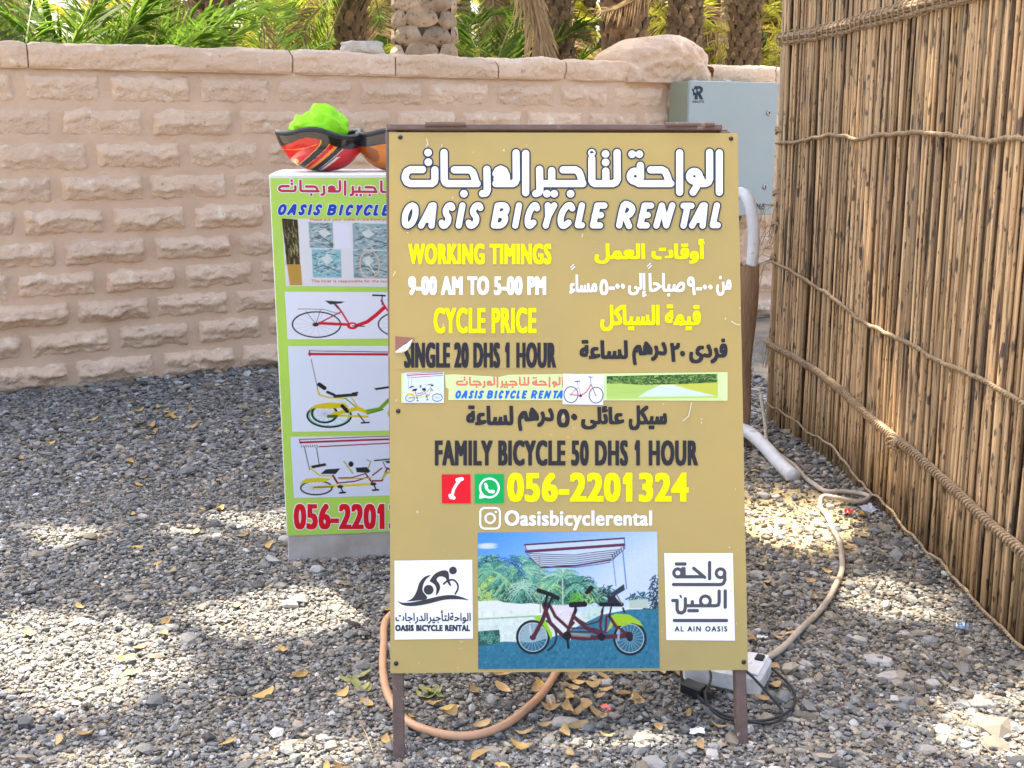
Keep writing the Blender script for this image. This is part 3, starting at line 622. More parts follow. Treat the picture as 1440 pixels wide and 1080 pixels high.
class Panel:
    """a printed plane: px() takes measured print coordinates to the plane's own local metres"""
    def __init__(s, parent, O, eu, ev, local=None):
        s.O, s.eu, s.ev = Vector(O), Vector(eu).normalized(), Vector(ev).normalized(); s.n = s.eu.cross(s.ev).normalized(); s.parent = parent
        s.local = local or (lambda u, v, n: (u, -n, v))
    def uv(s, x, y):
        r = Vector(((x - 720) / FPX, cos(PITCH) - (y - 540) / FPX * sin(PITCH), -sin(PITCH) - (y - 540) / FPX * cos(PITCH))); o = Vector((0, 0, CAM_H))
        t = (s.O - o).dot(s.n) / r.dot(s.n); p = o + r * t - s.O; return p.dot(s.eu), p.dot(s.ev)
    def pt(s, x, y, lift): u, v = s.uv(x, y); return s.local(u, v, lift)
    def add(s, name, vf, m, lift, label=None, clip=None):
        vs, fs = vf; me = bpy.data.meshes.new(name); me.from_pydata([s.pt(x, y, lift) for x, y in vs], [], fs); me.materials.append(m); me.update()
        o = link(name, me, s.parent); return tag(o, label)
    def quad(s, name, P, m, lift, label=None): return s.add(name, (P, [tuple(range(len(P)))]), m, lift, label)
    def picture(s, name, P, paint, lift, gain=1.0, label=None, clipx=None):
        """P = four corners tl, tr, br, bl in print coordinates"""
        H_, W_ = paint.H, paint.W; U_, V_ = np.meshgrid(np.linspace(0, 1, W_), np.linspace(0, 1, H_)); tl, tr, br, bl = [np.array(s.uv(*p)) for p in P]
        Q = tl * ((1 - U_) * (1 - V_))[..., None] + tr * (U_ * (1 - V_))[..., None] + br * (U_ * V_)[..., None] + bl * ((1 - U_) * V_)[..., None]; Q = Q.reshape(-1, 2)
        e0 = np.array(s.local(0, 0, lift)); a = np.array(s.local(1, 0, lift)) - e0; b = np.array(s.local(0, 1, lift)) - e0
        v = e0 + Q[:, :1] * a + Q[:, 1:] * b; i = np.arange(H_ * W_).reshape(H_, W_)
        f = np.stack([i[1:, :-1], i[1:, 1:], i[:-1, 1:], i[:-1, :-1]], -1).reshape(-1, 4)
        c = np.clip(paint.a / 255, 0, 1).reshape(-1, 3); c = np.where(c <= .04045, c / 12.92, ((c + .055) / 1.055) ** 2.4) * gain
        return tag(link(name, npmesh(name, v, f, M_flat, c), s.parent), label)
PW = .92                                                         # albedo of printed white
I_white = mat('ink_white', (.84, .875, .95), .5, spec=.2)
I_navy = mat('ink_navy', (.035, .05, .075), .5, spec=.2); I_dark = mat('ink_charcoal', (.028, .026, .032), .5, spec=.2)
I_yel = mat('ink_yellow', (.82, .78, .0), .5, spec=.2); I_red = mat('ink_red', (.70, .008, .02), .5, spec=.2); I_wgreen = mat('ink_green', (.0, .40, .085), .5, spec=.2)
I_crim = mat('ink_crimson', (.52, .035, .07), .5, spec=.2); I_blue = mat('ink_blue', (.015, .06, .46), .5, spec=.2); I_salmon = mat('ink_salmon', (.66, .20, .13), .5, spec=.2); I_sky = mat('ink_light_blue', (.03, .14, .62), .5, spec=.2)
I_lime = mat('ink_pale_green', (.62, .84, .36), .5, spec=.2); I_brown = mat('peeled_backing', (.30, .12, .09), .6); I_logo = mat('ink_logo_grey', (.05, .045, .05), .5, spec=.2); I_logo2 = mat('ink_logo_mid_grey', (.085, .082, .09), .5, spec=.2)

# measured strokes of the Arabic headline and the brush capitals (print coordinates)
def z1(*P): return [(540 + x / 5.538, 170 + y / 5.538) for x, y in P]
def z2(*P): return [(790 + x / 5.538, 170 + y / 5.538) for x, y in P]
def circ(cx, cy, r, n=18): return [(cx + r * cos(2 * pi * i / n), cy + r * sin(2 * pi * i / n)) for i in range(n)]
AR_STROKES = [z1((300, 380), (205, 380), (178, 396), (165, 430), (165, 450), (180, 478), (205, 489), (372, 489), (390, 476), (396, 455), (396, 382)),
    z1((467, 248), (469, 460), (478, 480), (495, 489), (725, 489)), z1((548, 382), (665, 382), (690, 400), (702, 430), (712, 470), (722, 489)),
    z1((801, 378), (804, 540), (794, 562), (768, 567)), z1((872, 412), (885, 388), (908, 376), (935, 388), (952, 425), (955, 489)), z1((880, 452), (925, 430)), z1((872, 489), (1005, 489), (1022, 478), (1030, 455), (1028, 250)),
    z1((1103, 254), (1103, 560)), z1((1211, 378), (1214, 540), (1204, 560), (1182, 567)), z1((1306, 388), (1306, 489)), z1((1214, 489), (1440, 489)),
    z2((10, 382), (105, 382), (132, 398), (146, 430), (155, 470), (163, 489)), z2((-10, 489), (163, 489)),
    z2((233, 296), (234, 465), (243, 482), (258, 489), (398, 489), (420, 478), (432, 455), (430, 248)), z2((342, 392), (344, 489)),
    z2(*circ(572, 432, 40)) + z2((612, 432)), z2((611, 348), (613, 440)), z2((600, 489), (848, 489)), z2((572, 470), (600, 489)), z2((692, 382), (780, 382), (805, 396), (820, 430), (832, 470), (842, 489)),
    z2((917, 250), (917, 556)), z2(*circ(1032, 432, 38)) + z2((1070, 432)), z2((1068, 450), (1045, 520), (1022, 556)), z2((1150, 246), (1151, 452), (1140, 478), (1118, 489), (1088, 489), (1082, 450)), z2((1226, 250), (1226, 556))]
AR_DOTS = z1((343, 248), (345, 322), (622, 568), (1268, 568), (1325, 568)) + z2((68, 568), (233, 250), (340, 258), (341, 324), (547, 260), (603, 260))
def headline_ar(T, wr, dr, st=.75, box=None):
    s = SDF(*box, st)
    for P in AR_STROKES: s.line([T(p) for p in P], wr)
    for p in AR_DOTS: s.dot(*T(p), dr)
    return s
GL = {'O': [[(.5, .98), (.22, .85), (.08, .5), (.2, .12), (.45, .03), (.75, .15), (.9, .5), (.78, .88), (.5, .98)]], 'A': [[(.02, .02), (.55, .97), (.72, .98), (.85, .02)], [(.22, .3), (.8, .3)]],
      'S': [[(.95, .86), (.8, .97), (.45, .95), (.25, .74), (.4, .56), (.68, .42), (.75, .2), (.5, .03), (.2, .03), (.04, .16)]], 'I': [[(.5, .98), (.5, .02)]],
      'B': [[(.14, .97), (.14, .03)], [(.14, .97), (.6, .98), (.85, .83), (.78, .62), (.45, .54), (.14, .53)], [(.45, .54), (.85, .42), (.85, .17), (.6, .03), (.14, .03)]],
      'C': [[(.95, .84), (.75, .98), (.45, .95), (.15, .68), (.08, .35), (.25, .06), (.55, .02), (.85, .16)]], 'Y': [[(.05, .98), (.42, .45)], [(.98, .98), (.42, .45), (.3, .02)]],
      'L': [[(.2, .98), (.12, .04), (.92, .04)]], 'E': [[(.95, .97), (.22, .97), (.14, .03), (.88, .03)], [(.14, .5), (.78, .52)]], 'R': [[(.14, .03), (.2, .97), (.65, .98), (.92, .8), (.8, .56), (.5, .47), (.2, .47)], [(.45, .47), (.9, .0)]],
      'N': [[(.05, .02), (.18, .97), (.78, .03), (.95, .98)]], 'T': [[(.0, .96), (1.0, .96)], [(.52, .96), (.45, .02)]]}
BR = [('O', 137, 278, 1), ('A', 276, 420, 1), ('S', 432, 556, 1), ('I', 560, 640, 1), ('S', 642, 775, 1), ('B', 842, 980, 1), ('I', 990, 1090, 1), ('C', 1096, 1215, 1), ('Y', 1232, 1345, 1), ('C', 1352, 1490, 1), ('L', 110, 205, 2), ('E', 228, 352, 2), ('R', 432, 575, 2), ('E', 596, 715, 2), ('N', 722, 880, 2), ('T', 905, 1030, 2), ('A', 1000, 1145, 2), ('L', 1160, 1262, 2)]
def headline_en(T, r, st=.75, box=None):
    s = SDF(*box, st); top, bot = 283 + 5.5, 322.6 - 4.5
    for ch, a, b, z in BR:
        o = 540 if z == 1 else 790; xa, xb = o + a / 5.538 + 4.2, o + b / 5.538 - 4.2
        sl = 5.5; gx0 = min(q[0] for P in GL[ch] for q in P); gx1 = max(q[0] for P in GL[ch] for q in P); w = (xb - xa) - sl * .55
        for P in GL[ch]:
            Q = [(xa + (w * (x - gx0) / (gx1 - gx0) if gx1 - gx0 > .01 else w / 2) + sl * (y - .35), bot - (bot - top) * y) for x, y in P]
            if len(Q) > 3: Q = [(p.x, p.y) for p in smooth_path([Vector((*q, 0)) for q in Q], 3)] if ch in 'OSCBR' else Q
            s.line([T(q) for q in Q], r)
    return s
ident = lambda p: p

# ---------------------------------------------------------------- pictures of bicycles for the prints
def wheel(p, cx, cy, rx, ry, rim=(20, 20, 25), w=9, spokes=16, sc=(120, 120, 125), al=.6, ring=None):
    for i in range(spokes):
        a = 2 * pi * i / spokes + .1; p.line([(cx, cy), (cx + rx * cos(a), cy + ry * sin(a))], w * .25, sc, al=al)
    if ring: p.ell(cx, cy, rx * .91, ry * .91, w * .7, ring)
    p.ell(cx, cy, rx, ry, w, rim)
def city_bike():                       # crop units: x 105..870 (+hidden), y 50..395
    p = Paint(186, 67, (232, 238, 252), ss=1 / 5.14, res=1.5); p.lw = 1.25; o = lambda *P: [(x - 108, y - 48) for x, y in P]
    R = (214, 30, 50)
    for cx in (305, 870): wheel(p, cx - 108, 285 - 48, 158, 92, w=7, spokes=14, al=.35)
    p.line(o((190, 172), (355, 175), (460, 210)), 3, (90, 90, 95)); p.line(o((240, 190), (300, 280), (335, 180)), 3, (90, 90, 95)); p.line(o((320, 275), (465, 195)), 7, (170, 40, 60))
    p.line(o((300, 282), (330, 275), (500, 285)), 16, R); p.line(o((440, 145), (470, 190), (520, 285)), 9, R); p.line(o((430, 140), (455, 170)), 8, (30, 30, 40))
    p.line(o((580, 290), (640, 265), (700, 215), (755, 160)), 20, R); p.line(o((735, 110), (760, 160), (800, 220), (870, 280)), 10, R); p.line(o((740, 70), (740, 140)), 6, (70, 70, 75)); p.line(o((680, 72), (760, 75)), 9, (25, 25, 30))
    p.poly(o((365, 112), (495, 120), (470, 132), (400, 140)), (50, 60, 50)); p.disc(*o((540, 295))[0], 36, 26, R); p.disc(*o((540, 292))[0], 16, 12, (235, 235, 240)); p.line(o((540, 295), (620, 300)), 5, (40, 40, 45))
    p.disc(*o((298, 285))[0], 20, 14, (60, 50, 55)); p.line(o((775, 105), (800, 180), (862, 185)), 3, (120, 170, 160))
    for i in range(6): p.line(o((780 + i * 16, 105), (800 + i * 12, 182)), 3, (120, 170, 160))
    p.line(o((775, 105), (880, 92)), 4, (90, 130, 125)); return p
def family_bike():
    p = Paint(176, 120, (226, 235, 250), ss=1 / 5.14, res=1.5); p.lw = 1.2; o = lambda *P: [(x - 132, y - 440) for x, y in P]
    for (cx, cy, rx, ry) in ((375, 940, 140, 84), (345, 925, 80, 65), (900, 930, 140, 80)): wheel(p, *o((cx, cy))[0], rx, ry, w=10, spokes=12, al=.3, ring=(120, 200, 160))
    p.line(o((275, 535), (315, 790)), 3, (60, 60, 60)); p.line(o((822, 535), (830, 710)), 3, (80, 80, 80)); p.line(o((265, 475), (1000, 490)), 4, (60, 40, 40)); p.line(o((265, 498), (1000, 504)), 14, (190, 30, 50)); p.line(o((266, 475), (268, 510)), 6, (150, 30, 50))
    Y = (222, 200, 20); Gc = (120, 165, 40)
    p.poly(o((235, 910), (290, 860), (380, 845), (480, 850), (500, 880), (380, 890), (280, 885)), Y); p.poly(o((745, 930), (765, 880), (820, 855), (820, 885), (780, 930)), Y)
    p.line(o((305, 750), (320, 790), (380, 810), (480, 815)), 9, Y); p.line(o((480, 815), (560, 890)), 7, Gc); p.line(o((520, 810), (560, 880)), 7, Y); p.line(o((400, 930), (560, 890), (620, 920)), 22, Y); p.line(o((430, 940), (620, 950)), 12, Y)
    p.line(o((620, 910), (700, 895), (760, 830), (790, 800)), 20, Gc); p.line(o((620, 930), (720, 900)), 8, (90, 130, 40)); p.line(o((790, 800), (840, 890)), 16, Gc); p.line(o((840, 750), (850, 830)), 18, Y)
    p.line(o((320, 715), (350, 740)), 24, (30, 30, 30)); p.line(o((370, 770), (410, 790)), 16, (40, 40, 40)); p.line(o((415, 800), (550, 790)), 18, (45, 50, 35)); p.line(o((560, 775), (530, 780)), 9, (20, 20, 20)); p.poly(o((665, 745), (850, 718), (865, 728), (680, 758)), (35, 40, 35))
    p.line(o((460, 870), (490, 910)), 20, (30, 30, 20)); p.line(o((560, 930), (600, 990)), 7, (60, 70, 40)); p.line(o((580, 995), (628, 993)), 9, (20, 20, 20)); p.line(o((370, 945), (420, 945)), 18, (70, 110, 30)); return p
def tandem_bike(bgc=(222, 230, 248)):
    p = Paint(190, 90, bgc, ss=1 / 5.4, res=1.5); p.lw = 1.25; o = lambda *P: [(x - 105, y - 68) for x, y in P]
    wheel(p, *o((275, 475))[0], 115, 55, w=8, spokes=18, al=.6, ring=(200, 200, 205)); wheel(p, *o((960, 470))[0], 130, 58, w=9, spokes=14)
    p.line(o((170, 92), (600, 80), (1100, 70)), 5, (120, 30, 50)); p.line(o((175, 115), (600, 104), (1100, 95)), 12, (170, 25, 50)); p.line(o((168, 92), (180, 122)), 6, (150, 20, 50)); p.line(o((310, 150), (850, 130), (1100, 126)), 7, (150, 30, 50))
    for i in range(8): p.line(o((180 + i * 16, 138), (186 + i * 16, 152)), 4, (60, 60, 60))
    p.line(o((202, 145), (232, 330)), 5, (70, 80, 80)); p.line(o((290, 158), (303, 290)), 5, (80, 80, 80))
    Y = (215, 205, 40)
    p.poly(o((150, 440), (200, 400), (300, 395), (390, 405), (340, 430), (240, 432)), Y); p.line(o((235, 315), (300, 375), (400, 385)), 9, Y); p.line(o((250, 475), (400, 460)), 14, Y); p.line(o((400, 465), (700, 455)), 16, (225, 215, 60)); p.line(o((400, 470), (260, 470)), 6, (120, 40, 40))
    Rr = (140, 25, 40)
    p.line(o((400, 380), (430, 440)), 12, Rr); p.line(o((440, 400), (540, 400), (640, 370)), 7, Rr); p.line(o((440, 440), (560, 430), (650, 400)), 8, Rr); p.line(o((640, 370), (690, 450)), 9, Rr); p.line(o((690, 430), (760, 430), (800, 330)), 10, Rr); p.line(o((690, 385), (760, 330)), 8, Rr); p.line(o((800, 330), (850, 360)), 12, Rr)
    p.line(o((450, 410), (680, 405)), 6, (200, 180, 60)); p.poly(o((240, 300), (350, 280), (355, 300), (255, 320)), (35, 45, 40)); p.poly(o((310, 365), (350, 330), (455, 325), (420, 368)), (40, 50, 50)); p.disc(*o((535, 292))[0], 18, 22, (30, 40, 40)); p.poly(o((568, 322), (650, 318), (675, 350), (660, 365), (575, 358)), (35, 50, 50))
    p.line(o((485, 270), (545, 365)), 8, (190, 180, 50)); p.line(o((650, 260), (680, 275), (660, 330)), 6, (150, 150, 60)); p.line(o((708, 268), (828, 258)), 9, (50, 60, 60)); p.poly(o((780, 275), (860, 265), (860, 290), (800, 290)), (35, 45, 45)); p.line(o((770, 280), (790, 330)), 6, (100, 100, 100)); p.line(o((765, 410), (790, 370), (850, 350)), 14, (190, 190, 50))
    for q in ((450, 470), (695, 455)): p.line(o(q, (q[0] + 20, q[1] + 45)), 8, (30, 30, 35)); p.line(o((q[0] - 5, q[1] + 50), (q[0] + 35, q[1] + 48)), 11, (20, 25, 30)); p.disc(*o(q)[0], 22, 13, (50, 50, 40))
    return p
def big_photo():
    p = Paint(252, 188, (140, 200, 255), ss=1 / 5.6, res=1.5); W_, H_ = 1411, 1052; R = random.Random(5); X = p.X / p.k; Y = p.Y / p.ky
    sky_l = np.array([70, 150, 235.]); sky_r = np.array([205, 222, 250.]); q = np.clip((X / W_) * .9 + Y / 1100, 0, 1)[..., None]; p.a[:] = sky_l * (1 - q) + sky_r * q
    for k in range(14): p.disc(20 + R.random() * 90, 90 + R.random() * 30, 60, 12, (235, 240, 250), .25)
    p.poly([(0, 530), (160, 530), (250, 545), (420, 550), (700, 560), (760, 620), (1411, 560), (1411, 1052), (0, 1052)], (222, 236, 228))      # pale ground
    def bush(cx, cy, rx, ry, cols, n, ln):
        for _ in range(n):
            a = R.random() * 2 * pi; r = sqrt(R.random()); x, y = cx + rx * r * cos(a), cy + ry * r * sin(a); d = R.uniform(.2, 1.5) if R.random() < .5 else R.uniform(1.6, 2.9); c = R.choice(cols)
            p.line([(x, y), (x + ln * cos(d), y + ln * .8 * sin(d))], R.uniform(4, 11), c, al=.75)
    dk = [(30, 70, 60), (40, 95, 80), (25, 55, 55)]; md = [(90, 160, 140), (120, 190, 160), (70, 140, 130), (150, 205, 150)]; yl = [(190, 220, 110), (160, 200, 90), (200, 230, 150), (120, 180, 120)]
    p.poly([(0, 300), (150, 330), (420, 400), (900, 470), (1060, 550), (0, 560)], (52, 100, 92)); bush(100, 340, 130, 190, dk + md, 420, 50); bush(70, 440, 130, 110, yl, 260, 45); bush(300, 420, 190, 120, dk + md[:2], 360, 50); bush(620, 430, 150, 110, dk, 300, 50); bush(900, 490, 110, 70, dk + md + yl, 130, 35)
    def palm(x, y, L, n, cols, w=7):
        for i in range(n):
            a = -pi / 2 + (i / (n - 1) - .5) * 4.2 + R.uniform(-.1, .1); l = L * R.uniform(.75, 1.1); c = R.choice(cols); P = [(x + l * t * cos(a), y + l * t * sin(a) + l * .55 * t * t) for t in (0, .25, .5, .75, 1)]
            p.line(P, w, c, al=.9)
            for (ax, ay), (bx, by) in zip(P[1:], P[2:] + [P[-1]]):
                for s_ in (-1, 1): p.line([(ax, ay), (ax + 26 * cos(a + s_ * .9), ay + 26 * sin(a + s_ * .9) + 14)], w * .6, c, al=.7)
    bush(330, 330, 190, 150, dk + md, 420, 44); bush(650, 430, 190, 120, dk + md, 300, 40); palm(320, 290, 230, 44, md + [(170, 215, 190)], 9); palm(430, 400, 170, 26, md, 8); palm(560, 430, 120, 22, md + yl, 7); palm(260, 240, 120, 9, [(40, 80, 170), (60, 110, 190)], 7); palm(660, 350, 170, 36, md + [(180, 220, 190)], 8); palm(120, 300, 170, 26, md, 8); palm(800, 400, 140, 26, md + dk, 7); palm(345, 430, 130, 14, [(190, 225, 200)], 5)
    p.line([(660, 360), (660, 560)], 10, (200, 205, 180)); bush(770, 510, 60, 40, [(120, 200, 60), (90, 170, 60)], 60, 24)
    p.poly([(0, 530), (160, 525), (200, 540), (250, 545), (330, 552), (420, 548), (500, 560), (500, 640), (0, 665)], (232, 240, 232)); p.line([(0, 668), (500, 645)], 10, (150, 190, 150)); p.poly([(570, 565), (720, 565), (750, 620), (740, 720), (600, 720)], (230, 222, 228))
    p.poly([(800, 600), (960, 580), (960, 660), (820, 680)], (200, 225, 215)); bush(1010, 450, 60, 50, dk + [(50, 100, 110)], 60, 30); bush(1260, 500, 90, 40, [(30, 70, 80), (40, 100, 110)], 70, 28); bush(1400, 480, 60, 150, [(20, 40, 55), (30, 60, 70)], 160, 30)
    p.poly([(1180, 530), (1330, 520), (1325, 590), (1180, 590)], (190, 205, 190)); p.poly([(1290, 590), (1411, 600), (1411, 640), (1260, 620)], (40, 60, 70))
    # shaded paving in the foreground
    p.poly([(1411, 600), (1411, 1052), (0, 1052), (0, 880), (200, 840), (420, 850), (640, 790), (960, 640), (1180, 600)], (52, 122, 150)); m = Y > 600
    nz = RNG.normal(0, 1, p.X.shape); nz2 = np.kron(RNG.normal(0, 1, (p.H // 6 + 1, p.W // 6 + 1)), np.ones((6, 6)))[:p.H, :p.W]; p.a += (nz * 5)[..., None] + (nz2 * 5 * m)[..., None]
    for _ in range(420):
        y = R.uniform(830, 1050); x = R.uniform(0, 1411); sx = (x - 800) / 900; p.line([(x, y), (x + sx * 18, y + 18)], 3, R.choice([(120, 180, 190), (30, 85, 110)]), al=.5)
    for k in range(14): y = 830 + k * 17; p.line([(0, y + 30), (1411, y)], 2.4, (35, 95, 120), al=.45)
    p.poly([(0, 762), (165, 750), (172, 850), (0, 880)], (50, 100, 95))
    for _ in range(60): p.ell(R.uniform(5, 165), R.uniform(770, 850), 14, 12, 4, R.choice([(120, 190, 160), (30, 60, 60)]), al=.7, n=10)
    # canopy
    M1 = (85, 40, 70)
    p.poly([(370, 100), (1145, 52), (1152, 130), (1050, 220), (490, 275), (420, 200)], (206, 222, 236), .92)
    for k in range(7): yy = 165 + k * 16; p.line([(400 + k * 14, yy), (600, yy + 10), (760, yy + 14), (930, yy - 8), (1120 - k * 14, yy - 26)], 6, (60, 55, 80), al=.85)
    p.line([(365, 98), (1148, 52)], 12, M1); p.line([(378, 150), (1145, 102)], 22, (100, 50, 80)); p.line([(490, 275), (760, 262), (1040, 218)], 12, M1); p.line([(368, 98), (385, 170), (490, 275)], 6, (120, 90, 100)); p.line([(1148, 52), (1152, 130), (1050, 220)], 7, (80, 80, 140))
    for k in range(6): p.line([(1060 + k * 16, 210 - k * 16), (1050 + k * 18, 180 - k * 14)], 7, (60, 50, 80))
    p.line([(480, 190), (484, 620)], 7, (140, 150, 130)); p.line([(1135, 150), (1160, 440)], 10, (110, 140, 190)); p.line([(1058, 220), (1078, 420)], 8, (120, 150, 190))
    # the tandem
    p.lw = 1.35
    F = (88, 42, 55); DK = (30, 28, 36)
    for (cx, cy) in ((425, 808), (1180, 822)):
        p.disc(cx, cy, 130, 130, (50, 100, 122), .45); wheel(p, cx, cy, 122, 122, rim=(28, 36, 46), w=14, spokes=20, sc=(190, 208, 216), al=.6); p.ell(cx, cy, 109, 109, 4, (200, 212, 218)); p.disc(cx, cy, 24, 24, DK)
    p.ell(425 + 60, 800, 122, 122, 12, (40, 48, 56), a0=-1.2, a1=1.1)
    Gf = (150, 215, 40); p.poly([(430, 660), (470, 645), (530, 690), (575, 790), (565, 830), (540, 770), (490, 700)], Gf); p.poly([(1010, 660), (1070, 632), (1180, 640), (1260, 690), (1285, 730), (1200, 705), (1130, 730), (1060, 720)], (165, 205, 50)); p.poly([(1000, 770), (1030, 690), (1060, 680), (1040, 740)], (190, 190, 90))
    for (P, w) in (([(545, 560), (500, 680), (425, 815)], 24), ([(510, 560), (560, 700), (660, 800)], 22), ([(560, 570), (600, 650), (700, 740), (740, 700)], 18), ([(760, 600), (720, 700), (690, 790)], 20), ([(740, 650), (840, 740), (950, 790)], 22), ([(765, 665), (850, 715), (940, 690), (960, 650)], 9),
                   ([(660, 800), (820, 820), (1180, 800)], 26), ([(700, 740), (900, 745), (1000, 780)], 9), ([(700, 770), (950, 772)], 9), ([(1020, 650), (1080, 740), (1180, 800)], 18), ([(970, 600), (950, 720), (960, 790)], 14), ([(1000, 650), (990, 760)], 12)): p.line(P, w, F)
    p.line([(720, 790), (860, 800)], 20, (200, 190, 150), al=.5); p.line([(400, 720), (410, 790)], 10, (200, 205, 210)); p.line([(1095, 760), (1090, 830)], 14, (200, 205, 210), al=.7)
    p.disc(690, 800, 34, 34, DK); p.line([(690, 800), (700, 890)], 14, DK); p.disc(960, 810, 30, 30, DK); p.disc(1175, 800, 30, 30, (50, 30, 40))
    for (P, w) in (([(470, 450), (560, 480), (620, 510)], 24), ([(540, 480), (520, 570)], 14), ([(580, 490), (545, 580)], 12), ([(725, 562), (830, 558)], 30), ([(760, 560), (755, 620)], 14), ([(955, 560), (1120, 562)], 24), ([(985, 560), (960, 620)], 9), ([(1040, 570), (1020, 660)], 9), ([(1130, 590), (1140, 620)], 10), ([(850, 470), (880, 430)], 22), ([(900, 430), (870, 470)], 8)): p.line(P, w, DK)
    p.poly([(1030, 480), (1140, 405), (1148, 450), (1060, 500)], (52, 62, 80)); p.poly([(1010, 500), (1060, 490), (1110, 550), (1010, 555)], (40, 45, 58)); p.line([(1085, 490), (1120, 560)], 8, (130, 120, 90))
    return p

# ---------------------------------------------------------------- the A-frame rental sign
SO = Vector((-.2705, 2.2431, 0)); S_eu = Vector((.794, .053, 0)).normalized(); back = Vector((-S_eu.y, S_eu.x, 0)); LEAN = .29
S_ev = (Vector((0, 0, 1)) + back * LEAN).normalized(); SANG = atan2(S_eu.y, S_eu.x); LA = math.atan(LEAN)
sign = empty('rental_sign', SO, 'gold A-frame bicycle rental board with white Arabic headline standing in front', 'sign', rz=SANG)
face = bpy.data.objects.new  # (local frame of the sign: x right, y back, z up)
THK = .006
def s_loc(u, v, n):
    # plane coordinates (u right, v up the leaning face, n toward the viewer) -> sign's local frame
    return (u, v * sin(LA) - n * cos(LA), v * cos(LA) + n * sin(LA))
SP = Panel(sign, SO, S_eu, S_ev, s_loc)
c_ = [SP.uv(*p) for p in ((547, 186), (1037, 187), (1052, 942), (549, 947))]; print('board corners', [tuple(round(a, 3) for a in q) for q in c_])
BU0, BU1, BV0, BV1 = (c_[0][0] + c_[3][0]) / 2, (c_[1][0] + c_[2][0]) / 2, (c_[2][1] + c_[3][1]) / 2, (c_[0][1] + c_[1][1]) / 2
def slab(name, u0, u1, v0, v1, n0, n1, m, parent=sign, bev=.001, loc=s_loc):
    mb = MB(); mb.box((0, 0, 0), (u1 - u0, v1 - v0, n1 - n0), bev=bev); cu, cv, cn = (u0 + u1) / 2, (v0 + v1) / 2, (n0 + n1) / 2
    mb.v = [loc(x + cu, y + cv, z + cn) for x, y, z in mb.v]; return mb.build(name, m, parent)
def build_sign():
    ct, cr_, cb, cl = ((547, 186), (1037, 187), (1052, 942), (549, 947)) if 0 else (0, 0, 0, 0)
    # the board itself follows its measured corners
    mb = MB(); q = [c_[3], c_[2], c_[1], c_[0]]
    for n in (-.0005, -THK): mb.v += [s_loc(u, v, n) for u, v in q]
    mb.f = [(0, 1, 2, 3), (7, 6, 5, 4), (0, 4, 5, 1), (1, 5, 6, 2), (2, 6, 7, 3), (3, 7, 4, 0)]; mb.mi = [0, 0, 1, 1, 1, 1]
    mb.build('board', [M_board, M_edge], sign)
    e = .003; q2 = [(c_[3][0], c_[3][1]), (c_[2][0], c_[2][1]), (c_[1][0], c_[1][1]), (c_[0][0], c_[0][1])]
    # frame: square brown tubes
    TB = .026
    v_top = BV1 + .006
    feetL, feetR = SP.uv(561, 1070), SP.uv(1046, 1052)
    for (u, v0) in ((feetL[0], min(0, feetL[1])), (feetR[0], min(0, feetR[1]))): slab('leg', u - TB / 2, u + TB / 2, -.035, v_top, -THK - .001 - TB, -THK - .001, M_steel, bev=.002)
    slab('crossbar', feetL[0] + TB / 2, feetR[0] - TB / 2, BV0 + .03, BV0 + .03 + TB, -THK - .001 - TB, -THK - .001, M_steel)
    slab('top_rail', BU0 + .0, BU1 - .03, v_top + .001, v_top + .014, -THK - .028, .002, M_steel, bev=.002)
    # rear frame, same size, leaning the other way from the top
    topv = v_top * cos(LA); topy = v_top * sin(LA)
    def r_loc(u, v, n):  # v runs down from the top towards the rear
        return (u, topy + .03 + v * sin(.30) + n * cos(.30), topv - v * cos(.30) + n * sin(.30))
    Lr = (topv + .02) / cos(.30)
    slab('rear_top_rail', feetL[0] - TB / 2, feetR[0] + TB / 2, .0, TB, 0, TB, M_steel, loc=r_loc)
    for u in (feetL[0] + .02, feetR[0] - .02): slab('rear_leg', u - TB / 2, u + TB / 2, TB, Lr, 0, TB, M_steel, loc=r_loc)
    slab('rear_crossbar', feetL[0] + .034, feetR[0] - .034, Lr * .55, Lr * .55 + TB, 0, TB, M_steel, loc=r_loc)
    for (xa, xb) in ((598, 655), (936, 1004)):
        ua, ub = SP.uv(xa, 180)[0], SP.uv(xb, 180)[0]; h = slab('hinge', ua, ub, v_top + .0145, v_top + .0185, -.06, .004, M_steel, bev=.001)
        for k in (.2, .75):
            mb = MB(); M_ = Matrix.Identity(3); mb.lathe([(.0001, .004), (.004, .003), (.005, 0)], n=10); uu = ua + (ub - ua) * k
            mb.v = [s_loc(x + uu, v_top + .0187 + z, y - .012) for x, y, z in mb.v]; mb.build('rivet', M_metal, h)
        mb = MB(); mb.tube([s_loc(ua, v_top + .012, .006), s_loc(ub, v_top + .012, .006)], .0045, 8); mb.build('hinge_barrel', M_steel, h)
    for (x, y) in ((563, 193), (1028, 195), (560, 578), (557, 933), (1046, 931)):
        u, v = SP.uv(x, y); mb = MB(); mb.lathe([(.0001, .0028), (.0042, .0022), (.0055, 0.0), (.0055, -.001)], n=14); mb.v = [s_loc(a + u, b + v, c + .0002) for a, b, c in mb.v]; mb.build('screw', M_black, sign, smooth=True)
    Lf = .0006
    box = (555, 200, 1030, 288)
    s = headline_ar(ident, 5.0, 5.3, box=box)
    SP.add('headline_outline', s.contour(2.1), I_navy, Lf, 'dark outline of the Arabic headline'); SP.add('headline', s.contour(0), I_white, Lf * 2, 'white Arabic headline letters')
    s = SDF(828, 205, 836, 220, .5); s.line(z2((221, 246), (233, 238), (245, 247), (226, 251)), .7); SP.add('hamza_mark', s.contour(0), I_navy, Lf * 3)
